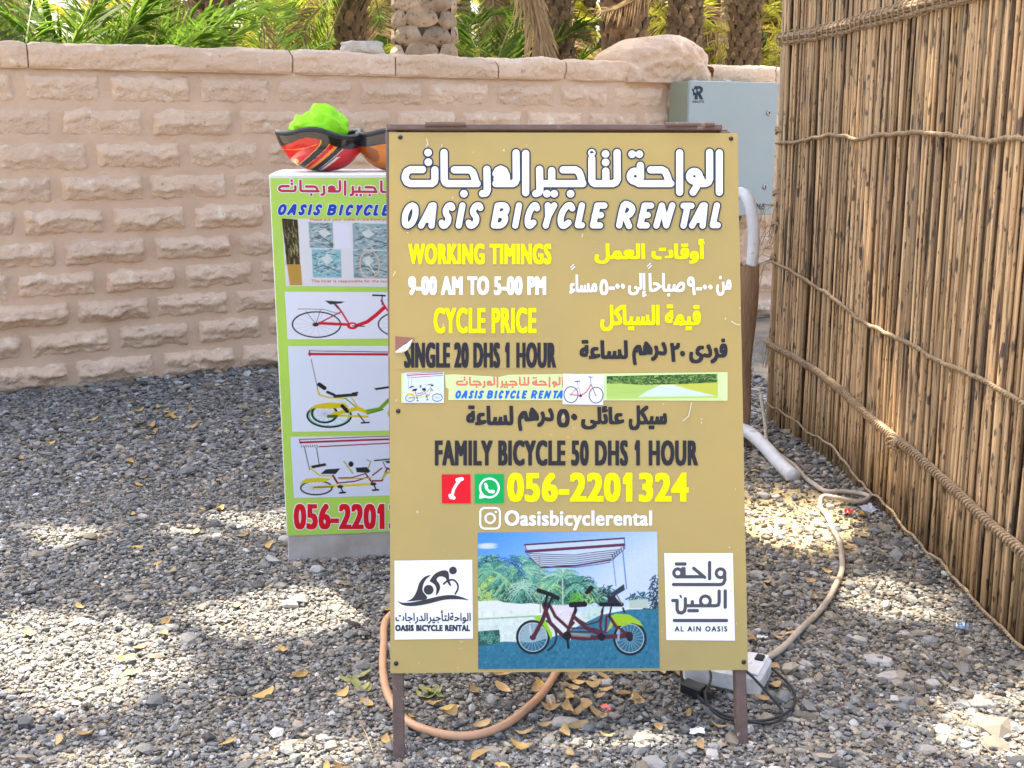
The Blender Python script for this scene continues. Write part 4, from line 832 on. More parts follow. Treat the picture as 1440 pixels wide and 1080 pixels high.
    s = headline_en(ident, 4.25, box=(555, 277, 1030, 332)); SP.add('title_outline', s.contour(2.0), I_navy, Lf * 3, 'dark outline of the English title'); SP.add('title', s.contour(0), I_white, Lf * 4, 'white slanted capitals OASIS BICYCLE RENTAL')
    def txt(name, t, x0, x1, y0, y1, b, m, lift=Lf, **k): return SP.add(name, text_sdf(t, x0, x1, y0, y1, b, **k).contour(0), m, lift)
    txt('hours_heading', 'WORKING TIMINGS', 574, 775.5, 342.5, 372, 1.5, I_yel, spacing=1.12); txt('hours_line', '9-00 AM TO 5-00 PM', 574, 768, 388.5, 415, 1.5, I_white, spacing=1.12)
    txt('price_heading', 'CYCLE PRICE', 609.5, 754.5, 432.5, 469, 1.5, I_yel, spacing=1.14)
    txt('single_price', 'SINGLE 20 DHS 1 HOUR', 568, 782, 481.5, 517.5, 1.5, I_dark, lift=Lf * 2, spacing=1.14); txt('family_price', 'FAMILY BICYCLE 50 DHS 1 HOUR', 611.5, 981.5, 619, 655, 1.5, I_dark, spacing=1.14)
    txt('phone_number', '056-2201324', 713, 968.5, 664.5, 706, 2.5, I_yel, spacing=1.1); txt('account_name', 'Oasisbicyclerental', 709.5, 917, 717.5, 746, 1.0, I_white, spacing=1.08)
    A = lambda *w: ' '.join(ar(x) for x in reversed(w))
    txt('hours_heading_arabic', A('أوقات', 'العمل'), 836, 991, 336, 371, 1.5, I_yel)
    txt('hours_line_arabic', A('من'), 1007, 1028.5, 388, 416, 1.0, I_white); txt('hours_line_arabic', '\u0669-\u0660\u0660', 966, 1002, 389, 415, 1.0, I_white)
    txt('hours_line_arabic', A('صباحا'), 912, 963.5, 384, 417, 1.0, I_white); txt('hours_line_arabic', A('إلى'), 883, 909, 384, 417.5, 1.0, I_white); txt('hours_line_arabic', '\u0665-\u0660\u0660', 843, 879, 393, 415, 1.0, I_white)
    txt('hours_line_arabic', A('مساء'), 800.5, 840, 386, 413, 1.0, I_white)
    for (x, y) in ((802.5, 373), (910.5, 371.5)):
        s = SDF(x - 4, y - 4, x + 10, y + 10, .5); s.line([(x, y + 3), (x + 4, y - 1)], .7); s.line([(x + 1.5, y + 6), (x + 5.5, y + 2)], .7); SP.add('vowel_mark', s.contour(0), I_white, Lf)
    txt('price_heading_arabic', A('قيمة', 'السياكل'), 844, 985.5, 428, 466, 1.5, I_yel)
    txt('single_price_arabic', A('لساعة'), 815, 883, 478, 505, 1.3, I_dark); txt('single_price_arabic', A('درهم'), 889, 938, 480, 513.5, 1.3, I_dark); txt('single_price_arabic', '\u0662\u0660', 942, 963.5, 482, 509, 1.3, I_dark); txt('single_price_arabic', A('فردى'), 969, 1023, 476, 511, 1.3, I_dark)
    txt('family_price_arabic', A('لساعة'), 655.5, 722, 570, 598, 1.3, I_dark); txt('family_price_arabic', A('درهم'), 728, 779, 573, 606, 1.3, I_dark); txt('family_price_arabic', '\u0665\u0660', 783, 812, 575, 601, 1.3, I_dark)
    txt('family_price_arabic', A('عائلى'), 817, 878, 571, 604, 1.3, I_dark); txt('family_price_arabic', A('سيكل'), 884, 938, 570, 605, 1.3, I_dark)
    # peeled corner of the pasted strip
    SP.quad('pasted_strip', [(556, 519), (786, 518), (786, 474.5), (582, 474.5), (566, 494), (556, 494)], mat('gold_board_patch', (.475, .355, .125), .42, var=(.40, .31, .12), scale=1.8, spec=.25), Lf * .5, 'slightly darker pasted strip under the single price')
    SP.quad('peeled_area', [(556, 493), (566, 493), (582, 475), (556, 473)], I_brown, Lf * .7, 'reddish patch where the pasted strip peels off')
    fl = MB(); P0, P1 = (556.5, 494), (583, 475); a0 = []
    for k in range(7):
        q = k / 6; x = P0[0] + (P1[0] - P0[0]) * q; y = P0[1] + (P1[1] - P0[1]) * q; w = 13 * sin(pi * min(1, .12 + q * .9)) * .9
        for (j, (t, l)) in enumerate(((0, .0008), (.35, .006), (.8, .007), (1.0, .003))): a0.append(SP.pt(x + w * .55 * t - 2 * t, y + w * .62 * t, l))
    fl.add(a0, [(k * 4 + j, k * 4 + j + 1, k * 4 + j + 5, k * 4 + j + 4) for k in range(6) for j in range(3)]); fl.build('peeled_flap', I_white, sign, smooth=True)
    # phone and chat icons
    SP.quad('call_icon', [(621.5, 708), (662, 708), (661.5, 667), (621, 667)], I_red, Lf, 'red square icon')
    s = SDF(625, 668, 658, 706, .5); s.line([(648, 674), (642, 681), (638, 688), (636, 696), (634, 700)], 2.0); s.line([(643, 675), (649.5, 673.5)], 2.6); s.line([(633, 697), (638, 700)], 2.6); SP.add('handset', s.contour(0), I_white, Lf * 2)
    SP.quad('chat_icon', [(667.5, 707.5), (709, 707.5), (708.5, 666.5), (667.5, 666.5)], I_wgreen, Lf, 'green square icon')
    s = SDF(670, 668, 706, 706, .5); s.line(circ(688.2, 686.2, 13.2, 30), 1.45, closed=True); s.line([(676.5, 693), (675.2, 699.6), (682, 698.2)], 1.5)
    s.line([(683.2, 680.8), (683.4, 686), (688, 691.4), (693.5, 692.2)], 1.7); s.line([(682.6, 681), (684.6, 684)], 1.9); s.line([(690.3, 690.8), (694, 691)], 1.9); SP.add('bubble_and_handset', s.contour(0), I_white, Lf * 2)
    s = SDF(670, 708, 708, 748, .5); s.line([(680.5, 714.3), (698, 714.3), (701.5, 716), (703, 719.5), (703, 737.5), (701.5, 741.5), (698, 743.3), (680.5, 743.3), (677, 741.5), (675.4, 737.5), (675.4, 719.5), (677, 716)], 1.4, closed=True)
    s.line(circ(689.2, 728.8, 6.6, 26), 1.5, closed=True); s.dot(697.3, 719.9, 1.6); SP.add('camera_icon', s.contour(0), I_white, Lf)
    # banner with small pictures
    SP.quad('banner_scrap', [(564.5, 566.5), (624, 566.8), (624, 523.5), (564.5, 525)], I_lime, Lf, 'torn pale green scrap of the printed strip')
    p = tandem_bike((214, 226, 242)); SP.picture('bike_picture', [(569, 524), (624.5, 523), (624.3, 566.5), (567, 566.7)], p, Lf * 2, PW)
    SP.quad('banner_strip', [(630.5, 562.5), (792, 562.8), (1023, 563.5), (1023, 523.5), (886, 525), (792, 526), (716, 527), (702, 530), (640, 526.5), (626, 527), (627, 545), (631, 547)], I_lime, Lf, 'pale green printed banner strip')
    T = lambda p: (640 + (p[0] - 563) * .338, 529 + (p[1] - 207) * .234); s = headline_ar(T, 1.25, 1.35, st=.45, box=(637, 526, 796, 548)); s.d[:, int((792 - 637) / .45):] = 9
    SP.add('banner_arabic', s.contour(.1), I_salmon, Lf * 2); T = lambda p: (639.5 + (p[0] - 563) * .352, 548.5 + (p[1] - 283) * .31); s = headline_en(T, 1.35, st=.45, box=(636, 544, 800, 565)); s.d[:, int((792 - 636) / .45):] = 9
    SP.add('banner_english', s.contour(.1), I_sky, Lf * 2)
    p = Paint(57, 45, (230, 236, 242), ss=1 / 4.15, res=2); o = lambda *P: [(x - 5, y - 105) for x, y in P]
    for cx in (53, 197): wheel(p, cx - 5, 232 - 105, 40, 48, rim=(40, 45, 60), w=5, spokes=12, al=.3)
    p.line(o((50, 232), (110, 236), (140, 215), (165, 170)), 7, (215, 90, 80)); p.line(o((85, 150), (110, 238)), 4, (190, 150, 140)); p.line(o((165, 165), (195, 235)), 4, (150, 60, 60)); p.line(o((160, 122), (165, 170)), 4, (120, 120, 130)); p.line(o((150, 122), (172, 124)), 4, (40, 40, 60)); p.line(o((75, 152), (100, 150)), 6, (60, 60, 80)); p.line(o((50, 232), (90, 190)), 3, (120, 90, 90)); p.disc(*o((108, 238))[0], 9, 9, (80, 60, 70))
    SP.picture('bike_picture', [(792, 525.3), (850, 527), (848.2, 569.5), (791, 568.5)], p, Lf * 3, PW)
    p = Paint(158, 36, (190, 215, 120), ss=1 / 4.15, res=1.6); R = random.Random(2)
    p.poly([(0, 0), (650, 0), (650, 60), (0, 60)], (60, 95, 50))
    for _ in range(420): x, y = R.uniform(0, 650), R.uniform(0, 60); d = R.uniform(-1, 1) * 2; p.line([(x, y), (x + 26 * cos(d), y + 12 * sin(d))], 5, R.choice([(130, 165, 70), (40, 65, 35), (160, 190, 90), (90, 130, 60)]), al=.7)
    p.poly([(0, 48), (80, 50), (220, 62), (310, 66), (310, 75), (240, 100), (180, 140), (0, 140)], (178, 208, 110)); p.poly([(400, 64), (520, 58), (650, 55), (650, 140), (560, 120), (400, 78)], (196, 202, 80))
    for k in range(9): p.line([(0, 56 + k * 9), (300 - k * 12, 66 + k * 5)], 2, (150, 185, 90), al=.5)
    p.poly([(310, 66), (400, 66), (470, 90), (640, 135), (185, 135), (240, 100)], (206, 226, 222)); p.poly([(310, 66), (400, 66), (400, 72), (310, 74)], (240, 246, 240))
    SP.picture('oasis_road_picture', [(853, 529), (1009, 525.5), (1009.5, 559.5), (853, 561.5)], p, Lf * 2, PW)
    # main photograph
    SP.picture('tandem_photo', [(672, 749), (924, 747.5), (927.5, 939.5), (672.5, 941)], big_photo(), Lf, .80, 'photo print of a canopied tandem bicycle among palms')
    # left sticker with rider logo
    SP.quad('logo_sticker', [(555, 899.5), (665, 898), (664, 787), (554.7, 788.5)], I_white, Lf, 'white square sticker with the rider logo')
    z = lambda *P: [(540 + x / 4.908, 740 + y / 4.908) for x, y in P]
    s = SDF(555, 790, 662, 860, .5); s.dot(*z((476, 305))[0], 26 / 4.908); s.dot(*z((308, 438))[0], 33 / 4.908)
    sm = lambda P: [(v.x, v.y) for v in smooth_path([Vector((*q, 0)) for q in P], 4)]
    s.poly(sm(z((92, 516), (130, 528), (200, 524), (290, 505), (400, 480), (490, 477), (583, 508), (520, 503), (420, 506), (300, 535), (200, 550), (130, 542), (92, 516))))
    s.poly(sm(z((155, 518), (195, 498), (225, 450), (245, 390), (280, 350), (322, 338), (290, 365), (268, 410), (268, 450), (298, 496), (230, 512), (155, 518))))
    s.poly(sm(z((315, 378), (350, 330), (400, 306), (435, 308), (447, 330), (450, 372), (464, 412), (448, 402), (434, 378), (424, 355), (395, 345), (372, 352), (362, 370), (382, 400), (386, 430), (372, 462), (358, 474), (362, 440), (352, 405), (315, 378))))
    s.line(sm(z((412, 398), (440, 376), (478, 370), (505, 395), (510, 430), (492, 466))), 1.1); SP.add('rider_logo', s.contour(.15), I_logo, Lf * 2)
    txt('logo_arabic', A('الواحةلتأجيرالدراجات'), 556, 662, 858, 877, .3, I_logo, lift=Lf * 2, st=.3); txt('logo_english', 'OASIS BICYCLE RENTAL', 555.8, 661, 878.5, 887.5, .6, I_logo, lift=Lf * 2, st=.3, spacing=1.12, vy=.8)
    # right sticker
    SP.quad('oasis_sticker', [(937, 900), (1033.5, 900.8), (1030.5, 777.8), (934, 777.8)], I_white, Lf, 'white sticker with blocky Arabic oasis logo')
    y8 = lambda *P: [(790 + x / 4.907, 740 + y / 4.907) for x, y in P]; s = SDF(940, 788, 1026, 878, .5); w = 11.5 / 4.907
    for P in (((790, 260), (850, 260)), ((800, 348), (980, 348)), ((910, 290), (985, 352)), ((1019, 250), (1019, 362)), ((1122, 325), (1125, 370), (1115, 393), (1098, 402), (770, 402)), ((835, 292), (843, 292), (843, 345)), ((1085, 448), (1085, 520), (1080, 543), (1060, 548), (862, 548)), ((1127, 446), (1127, 558)), ((765, 512), (795, 512), (795, 575), (805, 595), (828, 598), (846, 585), (852, 560), (852, 500)), ((900, 520), (900, 548)), ((876, 582), (935, 582)), ((776, 650), (1136, 650))): s.line(y8(*P), w)
    for (cx, cy, r) in ((800, 322, 28), (1095, 324, 30), (990, 515, 34)): s.line(y8(*circ(cx, cy, r, 24)), w * .95, closed=True)
    s.line(y8((817, 478), (823, 490)), 1.3); SP.add('oasis_logo', s.contour(0), I_logo2, Lf * 2); txt('oasis_name', 'AL AIN OASIS', 948.5, 1022.5, 880.5, 888, .3, I_logo, lift=Lf * 2, st=.3, spacing=1.3, vy=.8)
    # scuffs: flakes of missing print
    R = random.Random(9); s = SDF(550, 188, 1045, 940, 1.0)
    for _ in range(34):
        x, y = R.choice([(R.uniform(985, 1040), R.uniform(400, 900)), (R.uniform(555, 640), R.uniform(200, 330)), (R.uniform(555, 1040), R.uniform(190, 930))]); s.line([(x, y), (x + R.uniform(-2, 2), y + R.uniform(-1, 5))], R.uniform(.35, .8))
    for P in (((972, 566), (968, 585), (960, 592)), ((1028, 452), (1034, 456), (1040, 457)), ((600, 196), (602, 204)), ((556, 382), (553, 388))): s.line(P, .8)
    SP.add('scuff_marks', s.contour(0), mat('scuff_cream', (.66, .60, .42), .6), Lf * 5)['kind'] = 'stuff'
build_sign()

# ---------------------------------------------------------------- the green-faced box stand behind
GB = Vector((-.744, 3.43, 0)); g_eu = Vector((.334, .037, 0)).normalized(); GA = atan2(g_eu.y, g_eu.x)
stand = empty('advert_stand', GB, 'white box stand with lime green bicycle poster, half hidden behind the gold board', 'display stand', rz=GA)
GP = Panel(stand, GB, g_eu, Vector((0, 0, 1)))
GW, GD, GH = .66, .42, 1.262
def build_stand():
    mb = MB(); mb.box((GW / 2, GD / 2, (.085 + GH) / 2), (GW, GD, GH - .085), bev=.004); mb.build('cabinet', M_whitebox, stand)
    mb = MB(); mb.box((GW / 2, GD / 2, .035), (GW - .004, GD - .004, .10), bev=.003); mb.build('plinth', M_greybase, stand)
    mb = MB(); mb.box((GW / 2, -.0015, (.09 + GH - .012) / 2), (GW - .006, .002, GH - .012 - .09)); mb.build('poster', M_green, stand)
    L0 = .0032; Lf = .0006
    q = lambda n, P, m, l: GP.quad(n, P, m, l)
    T = lambda p: (389 + (p[0] - 563) * .547, 251 + (p[1] - 207) * .335 + (p[0] - 563) * .006)
    s = headline_ar(T, 1.75, 1.95, st=.6, box=(384, 246, 646, 285)); GP.add('headline_edge', s.contour(1.1), I_white, L0); GP.add('headline', s.contour(0), I_crim, L0 + Lf, 'crimson Arabic headline letters')
    T = lambda p: (389.5 + (p[0] - 563) * .55, 286 + (p[1] - 283) * .42 + (p[0] - 563) * .004); s = headline_en(T, 1.95, st=.6, box=(384, 280, 646, 308)); GP.add('title_edge', s.contour(.9), I_white, L0); GP.add('title', s.contour(.1), I_blue, L0 + Lf, 'blue slanted capitals OASIS BICYCLE RENTAL')
    p = Paint(210, 97, (226, 226, 230), ss=1 / 4, res=1.3); R = random.Random(4); o = lambda *P: [(x - 105, y - 668) for x, y in P]
    p.poly(o((105, 668), (193, 675), (193, 930), (120, 930)), (62, 50, 30))
    for _ in range(90): x, y = R.uniform(115, 190), R.uniform(680, 920); p.line(o((x, y), (x + R.uniform(-6, 14), y + R.uniform(10, 40))), 4, R.choice([(150, 150, 90), (30, 25, 15), (90, 110, 60), (200, 190, 150)]), al=.7)
    p.poly(o((120, 930), (197, 930), (200, 1050), (130, 1050)), (190, 150, 70)); p.poly(o((193, 668), (945, 668), (945, 1060), (205, 1060)), (224, 226, 230))
    for (x0, y0, x1, y1, dk) in ((252, 690, 385, 835, 1), (495, 692, 720, 840, 1), (262, 842, 425, 1003, 0), (493, 845, 725, 1005, 1)):
        p.poly(o((x0, y0), (x1, y0), (x1, y1), (x0, y1)), (150, 175, 180) if dk else (140, 190, 200))
        for _ in range(90): x, y = R.uniform(x0, x1 - 20), R.uniform(y0, y1 - 6); p.line(o((x, y), (x + R.uniform(8, 24), y + R.uniform(-6, 6))), 5, R.choice([(70, 90, 95), (190, 205, 208), (225, 230, 230), (100, 140, 150), (50, 60, 65)]), al=.7)
        p.ell(*o(((x0 + x1) / 2 + 20, (y0 + y1) / 2))[0], 66, 42, 5, (225, 222, 212), al=.7, a0=.6, a1=4.6); p.poly(o((x0 + 50, y0 + 50), (x0 + 90, y0 + 30), (x0 + 120, y0 + 60), (x0 + 80, y0 + 90)), (222, 230, 226), .8); p.line(o((x0 + 10, y1 - 50), (x0 + 60, y1 - 70), (x1 - 10, y1 - 30)), 6, (60, 70, 78), al=.6)
    p.poly(o((385, 690), (470, 700), (485, 835), (395, 835)), (226, 230, 244)); p.ell(*o((585, 925))[0], 55, 78, 7, (224, 190, 170)); p.line(o((570, 905), (615, 980)), 6, (235, 225, 215))
    GP.picture('instruction_sheet', [(396.5, 307), (608, 310), (608, 404), (402, 402)], p, L0, PW)
    GP.add('sheet_caption', text_sdf('Please put your wallet in the front pocket and lock your', 436, 600, 306.5, 311.5, 0, st=.35).contour(.12), I_salmon, L0 + Lf)
    GP.add('sheet_caption', text_sdf('The hirer is responsible for the loss of your wallet or', 438, 600, 393, 398, 0, st=.35).contour(.12), I_salmon, L0 + Lf)
    GP.picture('bicycle_picture', [(400.5, 410), (606, 411), (606, 475.5), (404.5, 477)], city_bike(), L0, PW, 'picture of a red city bicycle'); GP.picture('family_bicycle_picture', [(405, 486.5), (606, 486), (607, 604.5), (411, 607)], family_bike(), L0, PW, 'picture of a yellow canopied family bicycle')
    GP.picture('tandem_picture', [(408.5, 614), (607, 611), (607, 695), (413.5, 700)], tandem_bike(), L0, PW, 'picture of a yellow canopied tandem bicycle')
    s = text_sdf('056-2201324', 413, 598, 708, 744, 2.0, spacing=1.1); GP.add('phone_number_edge', s.contour(1.2), I_white, L0); GP.add('phone_number', s.contour(0), I_red, L0 + Lf, 'red phone number')
build_stand()

# ---------------------------------------------------------------- helmets and the hi-vis vest on the stand
def helmet(name, base, rx, ry, rz_, label, colour_fn, ang=0, nose=.0):
    """upside-down helmet bowl: rounded outside down, rim up with a wavy edge"""
    t = empty(name, base, label, 'helmet', 'cycle helmets on the stand', rz=ang); NA, NB = 288, 90; V = []; C_ = []
    def rim(a): return rz_ * (1.0 + .08 * sin(a * 2 + .9) + .04 * sin(3 * a) + .16 * max(0, cos(a + 1.75)) ** 8) + nose * .18 * rz_ * max(0, cos(a - pi)) ** 6
    def pt(a, q, inset=0):
        ph = q * pi / 2; r = sin(ph) ** .80; h = (1 - cos(ph)); ex = 1 + nose * max(0, cos(a - pi)) ** 5 * q ** 3
        return ((rx - inset) * r * cos(a) * ex, (ry - inset) * r * sin(a), h * rim(a) + inset * (1 - q))
    for j in range(NB + 1):
        for i in range(NA): a = 2 * pi * i / NA; V.append(pt(a, j / NB)); C_.append(lin(colour_fn(a, j / NB, V[-1])))
    Fc = [(j * NA + i, j * NA + (i + 1) % NA, (j + 1) * NA + (i + 1) % NA, (j + 1) * NA + i) for j in range(NB) for i in range(NA)]
    V = np.array(V); Fc = np.array(Fc); link('shell', npmesh('shell', V, Fc, MATS.get('helmet_paint') or mat('helmet_paint', (1, 1, 1), .18, attr=True, coat=.6), np.array(C_), True), t)
    Vi = np.array([pt(2 * pi * i / NA, j / NB, .016) for j in range(NB + 1) for i in range(NA)]); link('liner', npmesh('liner', Vi, Fc[:, ::-1].copy(), M_rubber, smooth=True), t)
    mb = MB(); mb.tube([Vector(pt(2 * pi * i / 48, 1, .008)) + Vector((0, 0, .002)) for i in range(48)], .0105, 8, closed=True); mb.build('rim', M_black, t, smooth=True)
    mb = MB(); mb.tube(smooth_path([pt(1.2, .95, .01), (rx * .2, ry * .3, rz_ * .85), (rx * .1, -ry * .1, rz_ * .6), (0, -ry * .5, rz_ * .9), pt(-1.3, .95, .01)], 6), .005, 6); mb.build('chin_strap', M_rubber, t)
    return t
def red_fn(a, q, p):
    x, z = p[0] / .134, p[2] / .112
    if q > .84 + .05 * sin(a * 3 + 1): return (16, 18, 24)
    if p[1] > .02: return (195, 12, 10)
    w = x + 1.05 * max(0, .80 - z) ** 1.25
    if -.02 <= w < 0 or .20 <= w < .215: return (235, 180, 60)
    if 0 <= w < .20: return (18, 16, 18)
    if .34 <= w < .44: return (236, 138, 24)
    if .44 <= w < .60: return (20, 18, 20)
    if .60 <= w < .62 or (.66 < w < .74 and z < .42): return (225, 215, 200)
    if .62 <= w <= .66 and z < .42: return (20, 18, 20)
    if abs(z - .62 - .35 * (x + .75) ** 2) < .012 and x < -.1: return (240, 120, 40)
    if (x + .62) ** 2 + (z - .30) ** 2 < .004: return (225, 170, 60)
    return (200, 12, 10)
def org_fn(a, q, p): return (30, 36, 44) if q > .80 else ((205, 118, 20) if fract(Vector(p), 12) < .35 else (150, 80, 14))
g = lambda u, v, h: tuple(GB + g_eu * u + Vector((-g_eu.y, g_eu.x, 0)) * v + Vector((0, 0, h)))
helmet('bicycle_helmet', g(.155, .20, GH + .001), .134, .10, .112, 'red and black glossy helmet lying upside down on the box stand', red_fn, ang=GA, nose=.12)
helmet('bicycle_helmet', g(.385, .21, GH + .001), .125, .10, .108, 'orange helmet with black rim partly hidden behind the gold board', org_fn, ang=GA + .1)
def vest():
    import bmesh
    bm = bmesh.new(); bmesh.ops.create_icosphere(bm, subdivisions=5, radius=1)
    for v in bm.verts:
        p = v.co.copy(); n1 = mn.ridged_multi_fractal(p * 1.1 + Vector((3, 1, 0)), 1, 2.1, 3, .9, 2) ; r = 1 + .07 * (n1 - 1) + .20 * fract(p, .9)
        a = atan2(p.y, p.x); lobes = .75 + .30 * max(0, sin(p.x * 2.6 + .6)) ; v.co = Vector((p.x * .094 * r, p.y * .062 * r, p.z * .074 * r * lobes)) + Vector((0, 0, .013 * abs(sin(p.x * 3.1 + 1.2 + 1.5 * p.y)) + .003 * sin(p.x * 15 + p.z * 8)))
    me = bpy.data.meshes.new('vest'); bm.to_mesh(me); bm.free(); me.materials.append(M_hivis); me.polygons.foreach_set('use_smooth', [True] * len(me.polygons))
    tag(link('safety_vest', me, loc=g(.147, .20, GH + .135), rot=(0, -.15, GA)), 'bright yellow-green hi-vis cloth crumpled inside the red helmet', 'vest')
vest()

# ---------------------------------------------------------------- grey electrical cabinet on the wall
def cabinet():
    def wp(u, off, z): return W0 + U * u + NW * off + Vector((0, 0, z))
    t = empty('electrical_cabinet', wp(4.33, .245, .80), 'light grey metal electrical cabinet fixed to the stone wall beside the reeds', 'electrical cabinet', rz=WANG)
    w, h, dp = .765, .905, .205
    mb = MB(); mb.box((w / 2, dp / 2 + .002, h / 2), (w, dp, h), bev=.006); mb.build('housing', M_cabside, t)
    mb = MB(); mb.box((w / 2, -.012, h / 2), (w + .004, .026, h + .004), bev=.005); door = mb.build('door', M_cab, t)
    for z in (h * .775, h * .215):
        mb = MB(); mb.lathe([(.019, 0), (.019, .006), (.014, .009), (.0001, .009)], n=20, M=Matrix.Rotation(pi / 2, 3, 'X')); o = mb.build('lock', M_metal, door, smooth=True, loc=(w * .895, -.026, z))
        mb = MB(); mb.box((w * .895, -.0385, z), (.006, .004, .02)); mb.build('key_slot', M_black, door)
    pan = Panel(door, wp(4.33, .245, .80) + NW * .0255, U, (0, 0, 1), lambda u, v, n: (u, -.0256 - n, v))
    s = SDF(970, 116, 992, 142, .35)
    s.poly([(977, 121), (985, 121), (988.5, 124), (988, 129), (985, 131.5), (989, 140), (984, 140), (981, 133), (981, 140), (976.5, 140), (976.5, 134), (974, 134), (974.5, 129), (972.8, 127), (973, 124), (975, 126)]); s.poly([(981, 125), (984, 125), (984.5, 128), (981, 128.5)], sub=True); s.poly([(976, 126), (979, 125.5), (979, 130), (976.5, 130)], sub=True)
    pan.add('emblem', s.contour(0), I_navy, .001); pan.add('maker_lettering', text_sdf('RELITE', 974, 990, 141.5, 144.5, 0, st=.25).contour(.1), I_logo, .001); pan.add('rating_mark', text_sdf('IP65', 1059.5, 1075.5, 286.5, 294.5, 0, st=.3).contour(.25), I_logo, .001)
    mb = MB(); mb.box((.33 + w * .0, .0, h + .006), (.05, .03, .012), bev=.003); mb.build('lifting_lug', M_metal, t)
    for k in (.25, .5, .75): mb = MB(); mb.lathe([(.018, 0), (.018, -.03), (.012, -.035), (.012, -.05)], n=14); mb.build('cable_gland', M_black, t, loc=(w * k, dp / 2, 0))
cabinet()

# ---------------------------------------------------------------- pipes, hoses and cables
def tube_obj(name, P, r, m, label, cat, n=10, sm=6, group=None, z_ground=False, parent=None):
    Q = smooth_path(P, sm)
    if z_ground: Q = [Vector((p.x, p.y, p.z + float(gh_fast(np.array([p.x]), np.array([p.y]))[0]))) for p in Q]
    mb = MB(); mb.tube(Q, r, n); o = mb.build(name, m, parent, smooth=True); return tag(o, label, cat, group)
def G(x, y, h=0): return (x, y, h)
tube_obj('white_conduit', [(.88, 4.90, .9), (.93, 4.87, 1.06), (.985, 4.84, 1.125), (1.02, 4.80, 1.09), (1.038, 4.78, 1.0), (1.045, 4.78, .9), (1.040, 4.78, .80), (1.03, 4.78, .70)], .026, M_white, 'bent white plastic conduit looping beside the right edge of the gold board', 'pipe')
def sheath():
    V = []; n = 20; K = 16; R = random.Random(3)
    for j in range(K):
        q = j / (K - 1); z = .80 * (1 - q) + .02; r = .040 * (1 - .5 * q) + .006 * sin(q * 9)
        for i in range(n): a = 2 * pi * i / n; rr = r * (1 + .25 * fract((cos(a) * 1.5, sin(a) * 1.5, z * 1.5))); V.append((1.035 + .012 * q + rr * cos(a), 4.78 + rr * .8 * sin(a), z + (.03 * fract((a, 0, 0), 2) if j == 0 else 0)))
    Fc = [(j * n + i, j * n + (i + 1) % n, (j + 1) * n + (i + 1) % n, (j + 1) * n + i) for j in range(K - 1) for i in range(n)]
    tag(link('palm_bark_post', npmesh('palm_bark_post', np.array(V), np.array(Fc), M_sack, smooth=True)), 'brown fibrous stake holding the white conduit beside the gold board', 'post')
sheath()
tube_obj('white_pipe', [(.90, 4.80, .10), (1.0, 4.78, .09), (1.06, 4.73, .075), (1.10, 4.60, .05), (1.12, 4.42, .032), (1.135, 4.25, .030)], .030, M_white, 'short white plastic pipe end lying on the gravel behind the gold board', 'pipe', n=14)
hp = [(1.185, 5.10, .16), (1.185, 4.98, .05), (1.15, 4.76), (1.16, 4.52), (1.185, 4.38), (1.192, 4.2), (1.22, 4.085), (1.283, 4.075), (1.345, 4.045), (1.36, 3.99), (1.31, 3.955), (1.24, 3.965), (1.185, 3.975), (1.158, 3.93), (1.155, 3.83), (1.135, 3.68), (1.12, 3.55), (1.09, 3.42), (1.056, 3.304), (1.0, 3.18), (.954, 3.088), (.89, 2.98), (.83, 2.895), (.76, 2.79), (.70, 2.715), (.63, 2.66)]
hp = [(p[0], p[1], p[2] if len(p) > 2 else .021) for p in hp]; hp[9] = (1.36, 3.99, .026); hp[11] = (1.235, 3.965, .034); hp[12] = (1.185, 3.99, .036)
tube_obj('beige_hose', hp, .0092, M_hose, 'beige hose winding over the gravel from the reed fence to the white junction box', 'hose', n=10, z_ground=True)
tube_obj('salmon_hose', [(-.20, 3.02, .02), (-.30, 3.0, .03), (-.358, 2.92, .03), (-.352, 2.78, .02), (-.335, 2.62, .02), (-.305, 2.49, .02), (-.25, 2.385, .02), (-.17, 2.33, .02), (-.09, 2.318, .02), (-.02, 2.365, .02), (.045, 2.462, .022), (.10, 2.585, .022), (.135, 2.70, .022), (.13, 2.85, .02)], .0102, M_orange, 'salmon coloured hose looping on the gravel under the gold board', 'hose', n=12, z_ground=True)
def junction():
    t = empty('junction_box', (.555, 2.60, .012), 'white plastic extension socket box lying on the gravel behind the right leg', 'socket box', rz=-.45)
    mb = MB(); mb.box((0, 0, .03), (.20, .13, .055), bev=.008); mb.build('body', M_white, t); mb = MB(); mb.box((0, 0, .060), (.185, .115, .006), bev=.002); lid = mb.build('lid', M_white, t)
    for x in (-.05, .04): mb = MB(); mb.lathe([(.022, .0015), (.022, .0035), (.018, .0035), (.018, .001)], n=20); mb.build('socket', M_whitebox, lid, loc=(x, 0, .0615))
    mb = MB(); mb.box((.075, .03, .0655), (.022, .03, .006), bev=.002); mb.build('switch', M_black, lid)
junction()
def coil():
    t = empty('cable_reel', (.455, 2.70, .0), 'cream round cable reel lying under the gold board beside the socket box', 'cable reel', rz=.3)
    for z in (.018, .055): mb = MB(); pts = [(.055 * cos(a), .055 * sin(a), z) for a in [2 * pi * i / 32 for i in range(32)]]; mb.tube(pts, .011, 8, closed=True); mb.build('rim', M_hose, t, smooth=True)
    mb = MB(); mb.lathe([(.03, .005), (.03, .062), (.015, .066), (.015, .0)], n=24); mb.build('hub', M_white, t, smooth=True)
    for k in range(4): mb = MB(); a = k * pi / 2 + .4; mb.box((.038 * cos(a), .038 * sin(a), .056), (.02, .012, .008), M=Matrix.Rotation(a, 3, 'Z')); mb.build('spoke', M_white, t)
coil()
t = empty('power_adapter', (.455, 2.515, .015), 'black power adapter on a short cable lying on dry leaves under the board', 'adapter', rz=-.7)
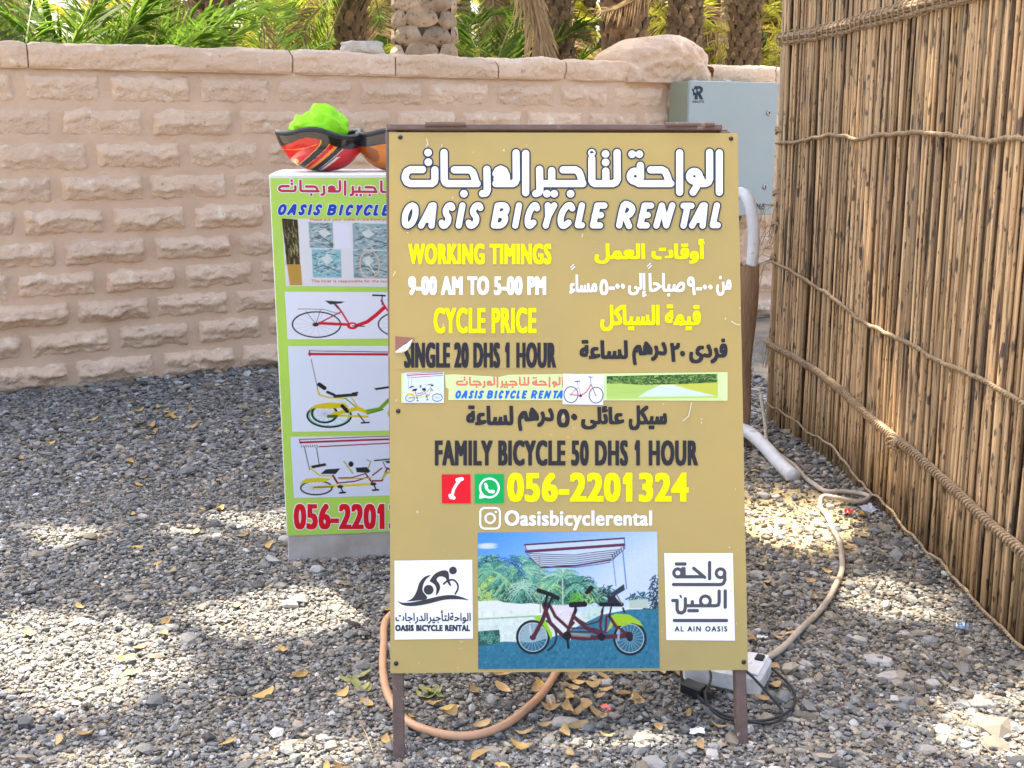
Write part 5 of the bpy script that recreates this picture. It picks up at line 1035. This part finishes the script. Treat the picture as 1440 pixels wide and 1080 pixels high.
mb = MB(); mb.box((0, 0, .018), (.062, .038, .028), bev=.004); mb.build('adapter_body', M_black, t); mb = MB(); mb.box((.042, 0, .018), (.022, .026, .022), bev=.003); mb.build('plug', M_rubber, t)
mb = MB(); mb.tube(smooth_path([(-.03, 0, .02), (-.05, .02, .05), (-.045, .06, .07), (-.03, .12, .06)], 6), .0035, 6); mb.build('cord', M_rubber, t, smooth=True)
def cord(pts, label): tube_obj('black_cable', pts, .0035, M_rubber, label, 'cable', n=7, z_ground=True)
cord([(.50, 2.62, .06), (.50, 2.53, .05), (.475, 2.46, .04), (.50, 2.41, .02), (.57, 2.385, .02), (.64, 2.40, .02), (.69, 2.45, .02), (.705, 2.52, .02), (.68, 2.60, .03), (.63, 2.64, .06), (.60, 2.62, .075)], 'larger thin black cable loop around the right leg of the gold board')
cord([(.55, 2.61, .07), (.58, 2.53, .075), (.625, 2.46, .05), (.655, 2.42, .02), (.62, 2.375, .02), (.55, 2.39, .02), (.49, 2.44, .02), (.455, 2.50, .03)], 'smaller thin black cable loop running to the black adapter')

# ---------------------------------------------------------------- palms behind the wall
def frond_mesh(name, L, droop, nl, ll, m, seed, lift=.25, lw=.02, rm=None):
    R = random.Random(seed); rng = np.random.default_rng(seed); K = 14; P = []
    x = z = 0.0; ang = lift; pts = []
    for i in range(K + 1): pts.append(Vector((x, .02 * sin(i * .5 + seed), z))); ang -= droop / K * (0.4 + 1.2 * i / K); x += L / K * cos(ang); z += L / K * sin(ang)
    mb = MB(); mb.tube(pts, [.016 * (1 - .85 * i / K) for i in range(K + 1)], 5)
    mb.m = 1
    for i in range(nl):
        q = .10 + .9 * i / nl; k = q * K; a = int(min(k, K - 1)); f = k - a; p = pts[a].lerp(pts[a + 1], f); t = (pts[a + 1] - pts[a]).normalized(); up = Vector((-t.z, 0, t.x)); l = ll * (.55 + .45 * sin(pi * min(1, q * 1.05))) * (1 - .5 * max(0, q - .8) / .2)
        for s_ in (-1, 1):
            d = (t * R.uniform(.55, .9) + Vector((0, s_, 0)) * R.uniform(.75, 1) + up * R.uniform(-.1, .45)).normalized(); e = p + d * l + Vector((0, 0, -l * R.uniform(.02, .3))); mid = p + d * l * .5 + Vector((0, 0, -l * .02)); w = (t * .8 + up * R.uniform(-.4, .4)).normalized() * lw * R.uniform(.7, 1.1)
            mb.add([p, mid + w * .5, e, mid - w * .5], [(0, 1, 2), (0, 2, 3)])
    me = mb.mesh(name, [rm or M_rachis, m]); return me
FR_G = [frond_mesh('frond', 2.0 + .15 * k, [.9, 1.3, .6, 1.6][k], 62, .38, M_frond, k + 1, [.5, .7, .3, .8][k]) for k in range(4)]
FR_Y = [frond_mesh('frond', 2.0, [1.1, 1.5, .8][k], 58, .36, M_frond2, k + 11, [.5, .8, .4][k]) for k in range(3)]
FR_D = [frond_mesh('dry_frond', 1.9, [2.2, 2.8][k], 60, .34, M_dry, k + 21, -.4, rm=M_dry) for k in range(2)]
def boot_mesh(m, w=.17, h=.15, k=0):
    if m is M_bark:                                             # broad rounded pads, wider than tall
        R = random.Random(k); V = []; nx, nz = 9, 6
        for j in range(nz):
            for i in range(nx):
                u = i / (nx - 1) * 2 - 1; v = j / (nz - 1) * 2 - 1; top = h * (.50 + .50 * max(0, 1 - u * u) ** .6); bot = h * .30 * (abs(u) ** 2); z = bot + (top - bot) * (v + 1) / 2
                d = .036 * max(0, 1 - u * u) ** .45 * max(0, 1 - abs(v) ** 3) ** .6 * (1.12 - .25 * v) + .006 * fract((u * 2, v * 3, k), 2); V.append((u * w / 2 * (1 - .06 * v), -d + .004, z * 1.02 + .004 * R.uniform(-1, 1)))
        return npmesh('leaf_base', np.array(V), np.array([(j * nx + i, j * nx + i + 1, (j + 1) * nx + i + 1, (j + 1) * nx + i) for j in range(nz - 1) for i in range(nx - 1)]), m, smooth=True)
    R = random.Random(k); V = []; nx, nz = 6, 5
    for j in range(nz):
        for i in range(nx):
            u = i / (nx - 1) * 2 - 1; v = j / (nz - 1); wid = (1 - .45 * v ** 2) * (.55 + .45 * min(1, v * 3 + .3)); d = .05 * (1 - u * u) * (.35 + .65 * v) + (.02 if v == 1 else 0)
            V.append((u * w / 2 * wid * R.uniform(.95, 1.05), -d - .004, v * h + .012 * (1 - u * u) * R.uniform(.5, 1.5)))
    b0 = len(V)
    for i in range(nx): u = i / (nx - 1) * 2 - 1; V.append((u * w / 2 * .5, .02, h * .93))
    Fc = [(j * nx + i, j * nx + i + 1, (j + 1) * nx + i + 1, (j + 1) * nx + i) for j in range(nz - 1) for i in range(nx - 1)] + [((nz - 1) * nx + i, (nz - 1) * nx + i + 1, b0 + i + 1, b0 + i) for i in range(nx - 1)]
    return npmesh('leaf_base', np.array(V), np.array(Fc), m)
BT = {('pale', k): boot_mesh(M_bark, .185, .150, k) for k in range(3)}; BT.update({('brown', k): boot_mesh(M_barkdark, .13, .16, k + 5) for k in range(3)})
def palm(x, y, r, label, kind='pale', rows=(1.2, 3.0), per=7, dh=.115, height=7.5, lean=(0, 0), crown=14, low=0, fr=FR_G, bs=1.0, low_h=1.6, low_f=None, hang=0, crown_s=1.5, seed=None):
    R = random.Random(seed if seed is not None else int(x * 100 + y * 10)); t = empty('date_palm', (x, y, 0), label, 'palm tree', 'date palms behind the wall')
    def c(z): return Vector((lean[0] * z + .04 * sin(z * .9 + x), lean[1] * z, z))
    mb = MB(); mb.tube([c(height * i / 16 - (.1 if i == 0 else 0)) for i in range(17)], [r * (1.05 - .2 * i / 16) for i in range(17)], 14); mb.build('trunk', M_barkgap, t, smooth=True)
    z = rows[0]; k = 0; toc = atan2(-y, -x)
    while z < rows[1]:
        rr = r * (1.03 - .2 * z / height)
        for i in range(per):
            a = 2 * pi * (i + .5 * (k % 2)) / per + .1 * k * 0 + R.uniform(-.04, .04); da = (a - toc + pi) % (2 * pi) - pi
            if abs(da) > 1.75: continue
            p = c(z + R.uniform(-.008, .008)) + Vector((cos(a) * rr, sin(a) * rr, 0))
            link('leaf_base', BT[(kind, R.randrange(3))], t, loc=p, rot=(R.uniform(-.05, .12), 0, a + pi / 2), scale=(2 * pi * rr / per / (.185 if kind == 'pale' else .13) * (1.16 if kind == 'pale' else 1.1), bs * R.uniform(.8, 1.2), bs * R.uniform(.9, 1.1) * dh / .115))
        z += dh; k += 1
    top = c(height)
    for i in range(crown):
        a = 2.399 * i + R.random() * .4; link('frond', R.choice(fr), t, loc=top, rot=(R.uniform(-.2, .2), R.uniform(-.75, .45), a), scale=(crown_s,) * 3)
    for i in range(low):
        a = 2.399 * i + R.random(); link('frond', R.choice(low_f or fr), t, loc=c(low_h + R.uniform(-.3, .2)), rot=(R.uniform(-.3, .3), R.uniform(-.7, .1), a), scale=(R.uniform(.7, 1),) * 3)
    for i in range(hang):
        a = toc + R.uniform(-1.3, 1.3); link('dry_frond', R.choice(FR_D), t, loc=c(3.0 + R.uniform(-.2, .9)) + Vector((cos(a) * r, sin(a) * r, 0)), rot=(R.uniform(-.5, .5), R.uniform(.2, .7), a), scale=(R.uniform(.7, 1),) * 3)
    return t
def wx(px, d): return (px - 720) / FPX * (d * .974 + .25)
palm(wx(596, 8.9), 8.9, .215, 'thick pale palm trunk with broad diamond leaf bases above the middle of the wall', per=6, crown=10, height=10.5, rows=(1.5, 2.75), dh=.125)
palm(wx(320, 11.5), 11.5, .19, 'shaggy brown palm trunk between green fronds above the left part of the wall', 'brown', crown=8, per=9, hang=3, rows=(1.3, 3.0), height=7.5, seed=2)
palm(wx(501, 12.5), 12.5, .15, 'dark palm trunk with hanging tan frond just left of the thick pale trunk', 'brown', crown=8, per=8, hang=3, rows=(1.3, 3.2), height=8, seed=4)
palm(wx(648, 20), 20, .17, 'slender pale far palm trunk just right of the thick pale trunk', 'pale', crown=8, per=9, rows=(1.2, 4.0), dh=.09, height=9, bs=.6, fr=FR_Y)
palm(wx(783, 14.5), 14.5, .165, 'upright brown knobbly palm trunk right of the leaning dry fronds', 'brown', crown=8, per=8, rows=(1.2, 3.4), height=8, seed=7)
palm(wx(870, 10.8), 10.8, .19, 'stout brown palm trunk directly left of the raised wall pier', 'brown', crown=8, per=9, rows=(1.2, 3.0), height=10.5, lean=(.0, 0), hang=1, seed=9)
palm(wx(958, 14), 14, .19, 'brown palm trunk rising behind the raised wall pier', 'brown', crown=8, per=9, rows=(1.4, 3.4), height=8, seed=10)
palm(wx(1040, 15), 15, .19, 'far brown palm trunk with low fronds above the cabinet', 'brown', crown=8, per=9, low=3, rows=(1.2, 3.8), height=8, low_h=2.7, seed=12, fr=FR_Y)
palm(wx(1070, 24), 24, .22, 'distant palm trunk nearest the reed fence', 'brown', crown=8, per=9, rows=(1.2, 4.4), height=9, seed=13, fr=FR_Y)
palm(wx(745, 26), 26, .24, 'distant leaning palm trunk behind the hanging dry fronds', 'brown', crown=8, per=9, rows=(1.2, 4.6), height=9, lean=(-.10, 0), seed=15, fr=FR_Y)
palm(wx(20, 15), 15, .2, 'palm trunk at the far left behind green fronds', 'brown', crown=8, per=9, low=5, rows=(1.2, 3.4), height=7.5, low_h=2.4, seed=17, hang=2)
for (px_, d_, r_, lab_, kd) in ((168, 19, .2, 'brown palm trunk far behind the green fronds at the left', 'brown'), (243, 23, .22, 'distant palm trunk left of the shaggy brown trunk', 'brown'), (425, 22, .2, 'distant brown palm trunk midway between shaggy and dark trunks', 'brown'), (455, 27, .22, 'very distant thin palm trunk left of the dark trunk', 'pale'),
        (540, 17, .17, 'brown palm trunk partly hidden by the left side of the thick pale trunk', 'brown'), (690, 18, .17, 'shaded brown palm trunk between the slender pale trunk and the dead fronds', 'brown'), (820, 23, .22, 'distant palm trunk between the two stout brown trunks', 'brown'), (912, 21, .2, 'distant palm trunk seen left of the top of the raised pier', 'brown'), (985, 20, .2, 'distant palm trunk seen over the right shoulder of the raised pier', 'brown'), (1018, 25, .24, 'very distant palm trunk between pier and cabinet', 'pale')):
    palm(wx(px_, d_), d_, r_, lab_, kd, crown=8, per=8, rows=(1.2, 1.6 + d_ * .12), height=9, dh=.13, seed=px_, fr=FR_Y if kd == 'pale' else FR_G, hang=2)
def clump(x, y, n, label, fr=FR_G, h=.4, sc=1.0, seed=0, sp=(-1.15, -.35)):
    R = random.Random(seed); t = empty('young_palm', (x, y, 0), label, 'palm shrub', 'low young palms behind the wall')
    mb = MB(); mb.tube([(0, 0, -.05), (0, 0, h * .6), (0, 0, h)], [.13, .14, .09], 10); mb.build('stump', M_barkdark, t, smooth=True)
    for i in range(n): link('frond', R.choice(fr), t, loc=(0, 0, h - .05), rot=(R.uniform(-.35, .35), R.uniform(*sp), 2.399 * i + R.uniform(-.3, .3)), scale=(sc * R.uniform(.85, 1.2),) * 3)
for (px, d, n, h, sc, fr, lab) in ((30, 8.6, 18, .7, .95, FR_G, 'low green young palm at the far left above the wall'), (130, 9.4, 18, .9, 1.0, FR_G, 'low green young palm second from the left above the wall'), (210, 9.6, 15, .5, .95, FR_G, 'dense green young palm left of the shaggy trunk'), (255, 13.5, 14, .9, 1.0, FR_G, 'green young palm touching the left side of the shaggy trunk'),
        (408, 12.5, 16, .8, 1.0, FR_G, 'green young palm right of the shaggy brown trunk'), (455, 13.5, 16, 1.2, 1.1, FR_Y, 'yellow-green young palm left of the dark trunk with the tan frond'), (545, 15, 16, 1.2, 1.2, FR_G, 'green young palm between the dark trunk and the thick pale trunk'), (690, 14, 16, .8, 1.1, FR_G, 'sunlit green young palm right of the thick pale trunk'),
        (820, 13, 12, .7, .9, FR_Y, 'small bright yellow-green palm between the two brown trunks'), (925, 19, 16, 1.2, 1.2, FR_Y, 'yellow-green young palm behind the raised pier'), (1010, 21, 14, 1.0, 1.1, FR_Y, 'green young palm right of the raised pier'), (1085, 25, 14, 1.2, 1.1, FR_Y, 'yellow-green young palm behind the end of the reed fence')):
    clump(wx(px, d), d, n, lab, fr, h, sc, seed=px)
def dead_fronds():
    t = empty('dead_fronds', (wx(715, 10.2), 10.2, 2.9), 'leaning bundle of long tan dead palm fronds hanging down to the wall', 'dead palm fronds')
    for k in range(7):
        mb = MB(); R = random.Random(k); a = Vector((-.12 + .03 * k, .02 * k, .35)); b = Vector((.36 + R.uniform(-.06, .08), R.uniform(-.05, .05), -1.15)); P = smooth_path([a, a.lerp(b, .35) + Vector((.03, 0, .06)), a.lerp(b, .7) + Vector((.045, 0, .04)), b], 5)
        mb.tube(P, [.022 * (1 - .8 * i / len(P)) for i in range(len(P))], 6)
        for i in range(80):
            q = R.uniform(.15, 1); p = P[min(len(P) - 1, int(q * len(P)))]; d = Vector((R.uniform(-.10, .18), R.uniform(-.06, .06), -R.uniform(.25, .5))); mb.add([p, p + d * .5 + Vector((.008, 0, 0)), p + d, p + d * .5 - Vector((.008, 0, 0))], [(0, 1, 2), (0, 2, 3)])
        mb.build('dry_frond', M_dry, t)
dead_fronds()
def grove():
    R = random.Random(77); src = FR_G[:2] + FR_Y * 2 + FR_D; allv = {0: [[], [], 0], 1: [[], [], 0], 2: [[], [], 0]}
    for k in range(760):
        y = R.uniform(17, 34); x = R.uniform(-.55, .5) * y; z = R.uniform(-.1, 4.6) if k % 3 else R.uniform(2, 7.5); me = R.choice(src); yel = 2 if me in FR_D else me in FR_Y; vs = np.empty(len(me.vertices) * 3, np.float32); me.vertices.foreach_get('co', vs); vs = vs.reshape(-1, 3)
        M_ = np.array(Matrix.Rotation(R.uniform(0, 2 * pi), 3, 'Z') @ Matrix.Rotation(R.uniform(-1.2, .4), 3, 'Y')); vs = vs @ M_.T * R.uniform(1.2, 2.0) + (x, y, z)
        tris = [p.vertices[:] for p in me.polygons if len(p.vertices) == 3]; A_ = allv[int(yel)]; A_[1].append(np.array(tris) + A_[2]); A_[0].append(vs); A_[2] += len(vs)
    for k in (0, 1, 2):
        tag(link('date_grove', npmesh('date_grove', np.concatenate(allv[k][0]), np.concatenate(allv[k][1]), (M_frond, M_frond2, M_dry)[k])), ('distant green mass of palm foliage beyond the wall', 'distant sunlit yellow-green palm foliage beyond the wall', 'distant dry tan palm foliage beyond the wall')[k], 'grove', kind='stuff')
grove()

# ---------------------------------------------------------------- the shade tree over the yard (crown above the frame), gaps give the dappled light
LIT = [(-1.32, 2.80, .36, .26, .1), (-1.06, 2.60, .24, .17, .3), (-.72, 3.0, .42, .17, .3), (-.95, 3.76, .34, .14, .15), (-1.66, 3.62, .26, .15, 0), (-.46, 2.27, .16, .08, 0), (-.9, 2.22, .12, .06, 0), (1.02, 3.86, .24, .34, 0), (1.16, 3.12, .17, .18, .3), (1.28, 2.40, .30, .19, .2), (.30, 2.30, .30, .05, 0),
       (1.55, 4.36, .17, .26, .3), (1.53, 3.72, .13, .13, .3), (1.76, 3.9, .07, .12, 0), (1.78, 3.1, .08, .10, 0), (1.62, 2.75, .06, .08, 0), (1.86, 4.7, .10, .16, 0), (-2.2, 3.0, .25, .2, 0), (.25, 1.75, .3, .15, 0)]
def shade_tree():
    t = empty('shade_tree', (-4.7, 7.4, 0), 'broad shade tree outside the left of the frame whose crown hangs over the yard', 'tree')
    n = 120000; z = RNG.uniform(6.6, 9.2, n); ca = 1 / tan(SUN_EL); gx = RNG.uniform(-3.4, 3.2, n); gy = RNG.uniform(1.2, 7.6, n)
    x = gx + sin(SUN_AZ) * z * ca; y = gy + cos(SUN_AZ) * z * ca
    keep = np.ones(n, bool); dens = np.ones(n)
    for (cx, cy, rx, ry, rot) in LIT:
        dx, dy = gx - cx, gy - cy; u = dx * cos(rot) + dy * sin(rot); v = -dx * sin(rot) + dy * cos(rot); q = (u / (rx + .05)) ** 2 + (v / (ry + .05)) ** 2; dens = np.minimum(dens, np.clip((q - .8) / .6, 0, 1) ** 1.3)
    dens *= np.where(gy > 5.4, np.clip(1 - (gy - 5.4) / 1.6, .25, 1), 1); keep = RNG.random(n) < dens * .9; x, y, z = x[keep], y[keep], z[keep]; n = len(x)
    L_ = RNG.uniform(.10, .17, n); w = RNG.uniform(.035, .05, n); d = RNG.normal(0, 1, (n, 3)); d[:, 2] *= .5; d /= np.linalg.norm(d, axis=1)[:, None]; s_ = np.cross(d, RNG.normal(0, 1, (n, 3))); s_ /= np.linalg.norm(s_, axis=1)[:, None]
    c = np.stack([x, y, z], 1) - np.array([-4.7, 7.4, 0]); V = np.stack([c - d * L_[:, None], c + s_ * w[:, None], c + d * L_[:, None], c - s_ * w[:, None]], 1).reshape(-1, 3); Fc = np.arange(4 * n).reshape(n, 4)
    o = link('crown', npmesh('crown', V, Fc, M_leaf), t); o['kind'] = 'stuff'; print('leaves', n)
    mb = MB(); mb.tube(smooth_path([(0, 0, -.1), (.05, -.02, 1.2), (.1, -.1, 2.6), (.3, -.2, 6.2)], 5), [.26, .25, .24, .24, .23, .23, .22, .22, .21, .21, .20, .20, .19, .18, .17, .16], 12); mb.build('trunk', M_wood, t, smooth=True)
    R = random.Random(1)
    for k in range(6):
        a = -.75 + .25 * k + R.uniform(-.05, .05); l = R.uniform(4, 6.5); mb = MB(); P = smooth_path([(.25, -.18, 5.4 + .07 * k), (l * .3 * cos(a), l * .3 * sin(a), 6.9), (l * .65 * cos(a + .1), l * .65 * sin(a + .1), 7.7 + R.uniform(-.3, .3)), (l * cos(a), l * sin(a), 8.2 + R.uniform(-.4, .6))], 5)
        mb.tube(P, [.07 * (1 - .85 * i / len(P)) for i in range(len(P))], 8); mb.build('branch', M_wood, t, smooth=True)
shade_tree()

# ---------------------------------------------------------------- leaves, bigger stones and scraps on the gravel
def gz(x, y): return float(gh_fast(np.array([x]), np.array([y]))[0])
def leaf_mesh(k, L=.05, w=.011, m=M_leafdry):
    R = random.Random(k); V = []; n = 7; curl = R.uniform(.1, .55); bend = R.uniform(-.4, .4); fold = R.uniform(.1, .6)
    for i in range(n):
        q = i / (n - 1); ww = w * sin(pi * (.06 + .9 * q)) ** .8; x = L * (q - .5); y0 = bend * L * (q - .5) ** 2 * 2; z = curl * L * (q - .5) ** 2 * 2.2 + .002
        V += [(x, y0 - ww, z + ww * fold), (x, y0, z), (x, y0 + ww, z + ww * fold * R.uniform(.3, 1.3))]
    F_ = [(i * 3 + j, i * 3 + j + 1, i * 3 + j + 4, i * 3 + j + 3) for i in range(n - 1) for j in range(2)]; me = npmesh('fallen_leaf', np.array(V), np.array(F_), m, smooth=True); return me
LM = {'y': [leaf_mesh(k) for k in range(6)], 'b': [leaf_mesh(k + 20, .055, .014, M_leafbrown) for k in range(6)], 'g': [leaf_mesh(k + 40, .06, .012, M_leafgreen) for k in range(3)]}
LBL = {'y': ('dry yellow slender leaf fallen on the grey gravel', 'yellow leaves scattered on the gravel'), 'b': ('curled brown leaf in the litter under and beside the gold board', 'brown leaves littering the gravel'), 'g': ('green fallen leaf in the cluster left of the gold board', 'green leaves in a small cluster')}
def drop(kind, x, y, s=1, R=random):
    if x > 1.36 or (x + 2.759) * .473287 - (y - 5.772) * .880908 < .06: return
    o = link('fallen_leaf', R.choice(LM[kind]), None, loc=(x, y, gz(x, y) + .008 + R.uniform(0, .004)), rot=(R.uniform(-.3, .3), R.uniform(-.2, .2), R.uniform(0, 2 * pi)), scale=(s * R.uniform(.6, 1.0),) * 3)
    tag(o, LBL[kind][0], 'leaf', LBL[kind][1])
R = random.Random(21)
for i in range(75): y = 2.15 + 3.4 * R.random() ** 1.3; drop('y', R.uniform(-.47, .1) * y, y, 1 + .12 * (y - 2), R)
for (x, y) in ((-1.365, 2.87), (-.62, 2.76), (-.82, 3.05), (-.52, 3.2), (-.98, 2.86), (-1.02, 2.78), (-.55, 2.62), (1.285, 3.82), (.99, 3.72), (-.62, 2.52), (.02, 2.28)): drop('y', x, y, 1.3, R)
for i in range(52): drop('b', R.gauss(.22, .16), R.gauss(2.52, .13), 1, R)
for i in range(42): y = R.uniform(2.6, 4.7); drop('b', R.uniform(.55, 1.15) if y < 3.4 else R.uniform(.9, 1.25), y, .8, R)
for i in range(26): q = R.random(); drop('b' if q < .5 else 'y', -1.9 + 1.6 * R.random(), 5.0 + .5 * R.random(), 1.4, R)
for (x, y) in ((-.40, 2.585), (-.38, 2.56), (-.42, 2.60), (-.395, 2.62), (-.37, 2.545)): drop('g', x, y, 1.15, R)
for i in range(6): drop('g', -.20 + R.uniform(-.04, .04), 2.52 + R.uniform(-.03, .03), 1.0, R)
for i in range(58):
    y = 2.15 + 2.6 * R.random(); x = R.uniform(-.46, .46) * y if i % 2 else R.uniform(.55, 1.3); s = R.uniform(.018, .04)
    if x > 1.33: continue
    rock('large_pebble', (x, y, gz(x, y) + s * .18), (s * 1.35, s, s * .55), M_pale, 'pale stone larger than the gravel it lies in', 'stone', 'larger pale stones scattered in the gravel', seed=i, rz=R.random() * 6)
for (x, y, a, b, c, rz, lab) in ((.985, 2.72, .075, .05, .02, -.4, 'flat pale beige stone chip, rear one of the pair right of the board'), (.99, 2.635, .07, .045, .02, .4, 'flat pale beige stone chip, front one of the pair right of the board'), (1.17, 2.50, .07, .035, .02, 0, 'long flat beige stone chip near the right edge'), (.13, 2.40, .07, .04, .02, -.3, 'wide flat grey stone under the middle of the gold board'), (-.66, 3.06, .05, .04, .024, 0, 'grey rounded stone standing out on the sunlit gravel patch'), (-.98, 2.92, .045, .03, .02, 0, 'dark grey stone beside the sunlit gravel patch')):
    rock('flat_stone', (x, y, gz(x, y) + .007), (a, b, c), M_pale if 'dark' not in lab else M_rawstone, lab, 'stone', seed=x * 10, rz=rz)
def scrap(name, x, y, s, m, lab, cat='litter', k=0):
    R = random.Random(k); V = []; n = 6
    for j in range(n):
        for i in range(n): V.append(((i / 5 - .5) * s * R.uniform(.85, 1.1), (j / 5 - .5) * s * .7 * R.uniform(.85, 1.1), s * .28 * abs(fract((i * .5, j * .5, k))) + .001))
    F_ = [(j * n + i, j * n + i + 1, (j + 1) * n + i + 1, (j + 1) * n + i) for j in range(n - 1) for i in range(n - 1)]
    tag(link(name, npmesh(name, np.array(V), np.array(F_), m), None, loc=(x, y, gz(x, y) + .012), rot=(R.uniform(-.2, .2), R.uniform(-.2, .2), k)), lab, cat)
scrap('wrapper', 1.245, 3.863, .045, solid('red_foil', (190, 20, 40), .3), 'small crumpled red wrapper on the gravel beside the hose loop', k=1); scrap('paper_scrap', .232, 2.47, .032, solid('pink_paper', (240, 120, 110), .6), 'small pink paper scrap under the gold board', k=2)
scrap('paper_scrap', .437, 2.349, .035, M_whitebox, 'small torn white paper on the gravel left of the right leg', k=3); scrap('foil_scrap', 1.294, 2.923, .05, solid('blue_foil', (150, 175, 205), .25, metal=.4), 'bluish crumpled foil scrap near the reed fence', k=4); scrap('plastic_scrap', 1.33, 3.9, .06, solid('grey_film', (170, 170, 180), .3), 'greyish plastic scrap at the foot of the reed fence', k=5)
scrap('paper_scrap', .70, 2.84, .03, M_whitebox, 'tiny white paper scrap right of the gold board', k=6)
R = random.Random(5)
for i in range(26):
    y = R.uniform(2.2, 3.6); x = R.uniform(-.46, .46) * y; a = R.uniform(0, pi); l = R.uniform(.03, .07)
    if x > 1.3: continue
    mb = MB(); mb.tube(smooth_path([(x - l * cos(a), y - l * sin(a), gz(x, y) + .014), (x, y + .004, gz(x, y) + .018), (x + l * cos(a), y + l * sin(a), gz(x, y) + .014)], 3), .0012, 4)
    tag(mb.build('dry_twig', M_dry, None), 'thin pale dry twig lying on the gravel', 'twig', 'dry twigs on the gravel')
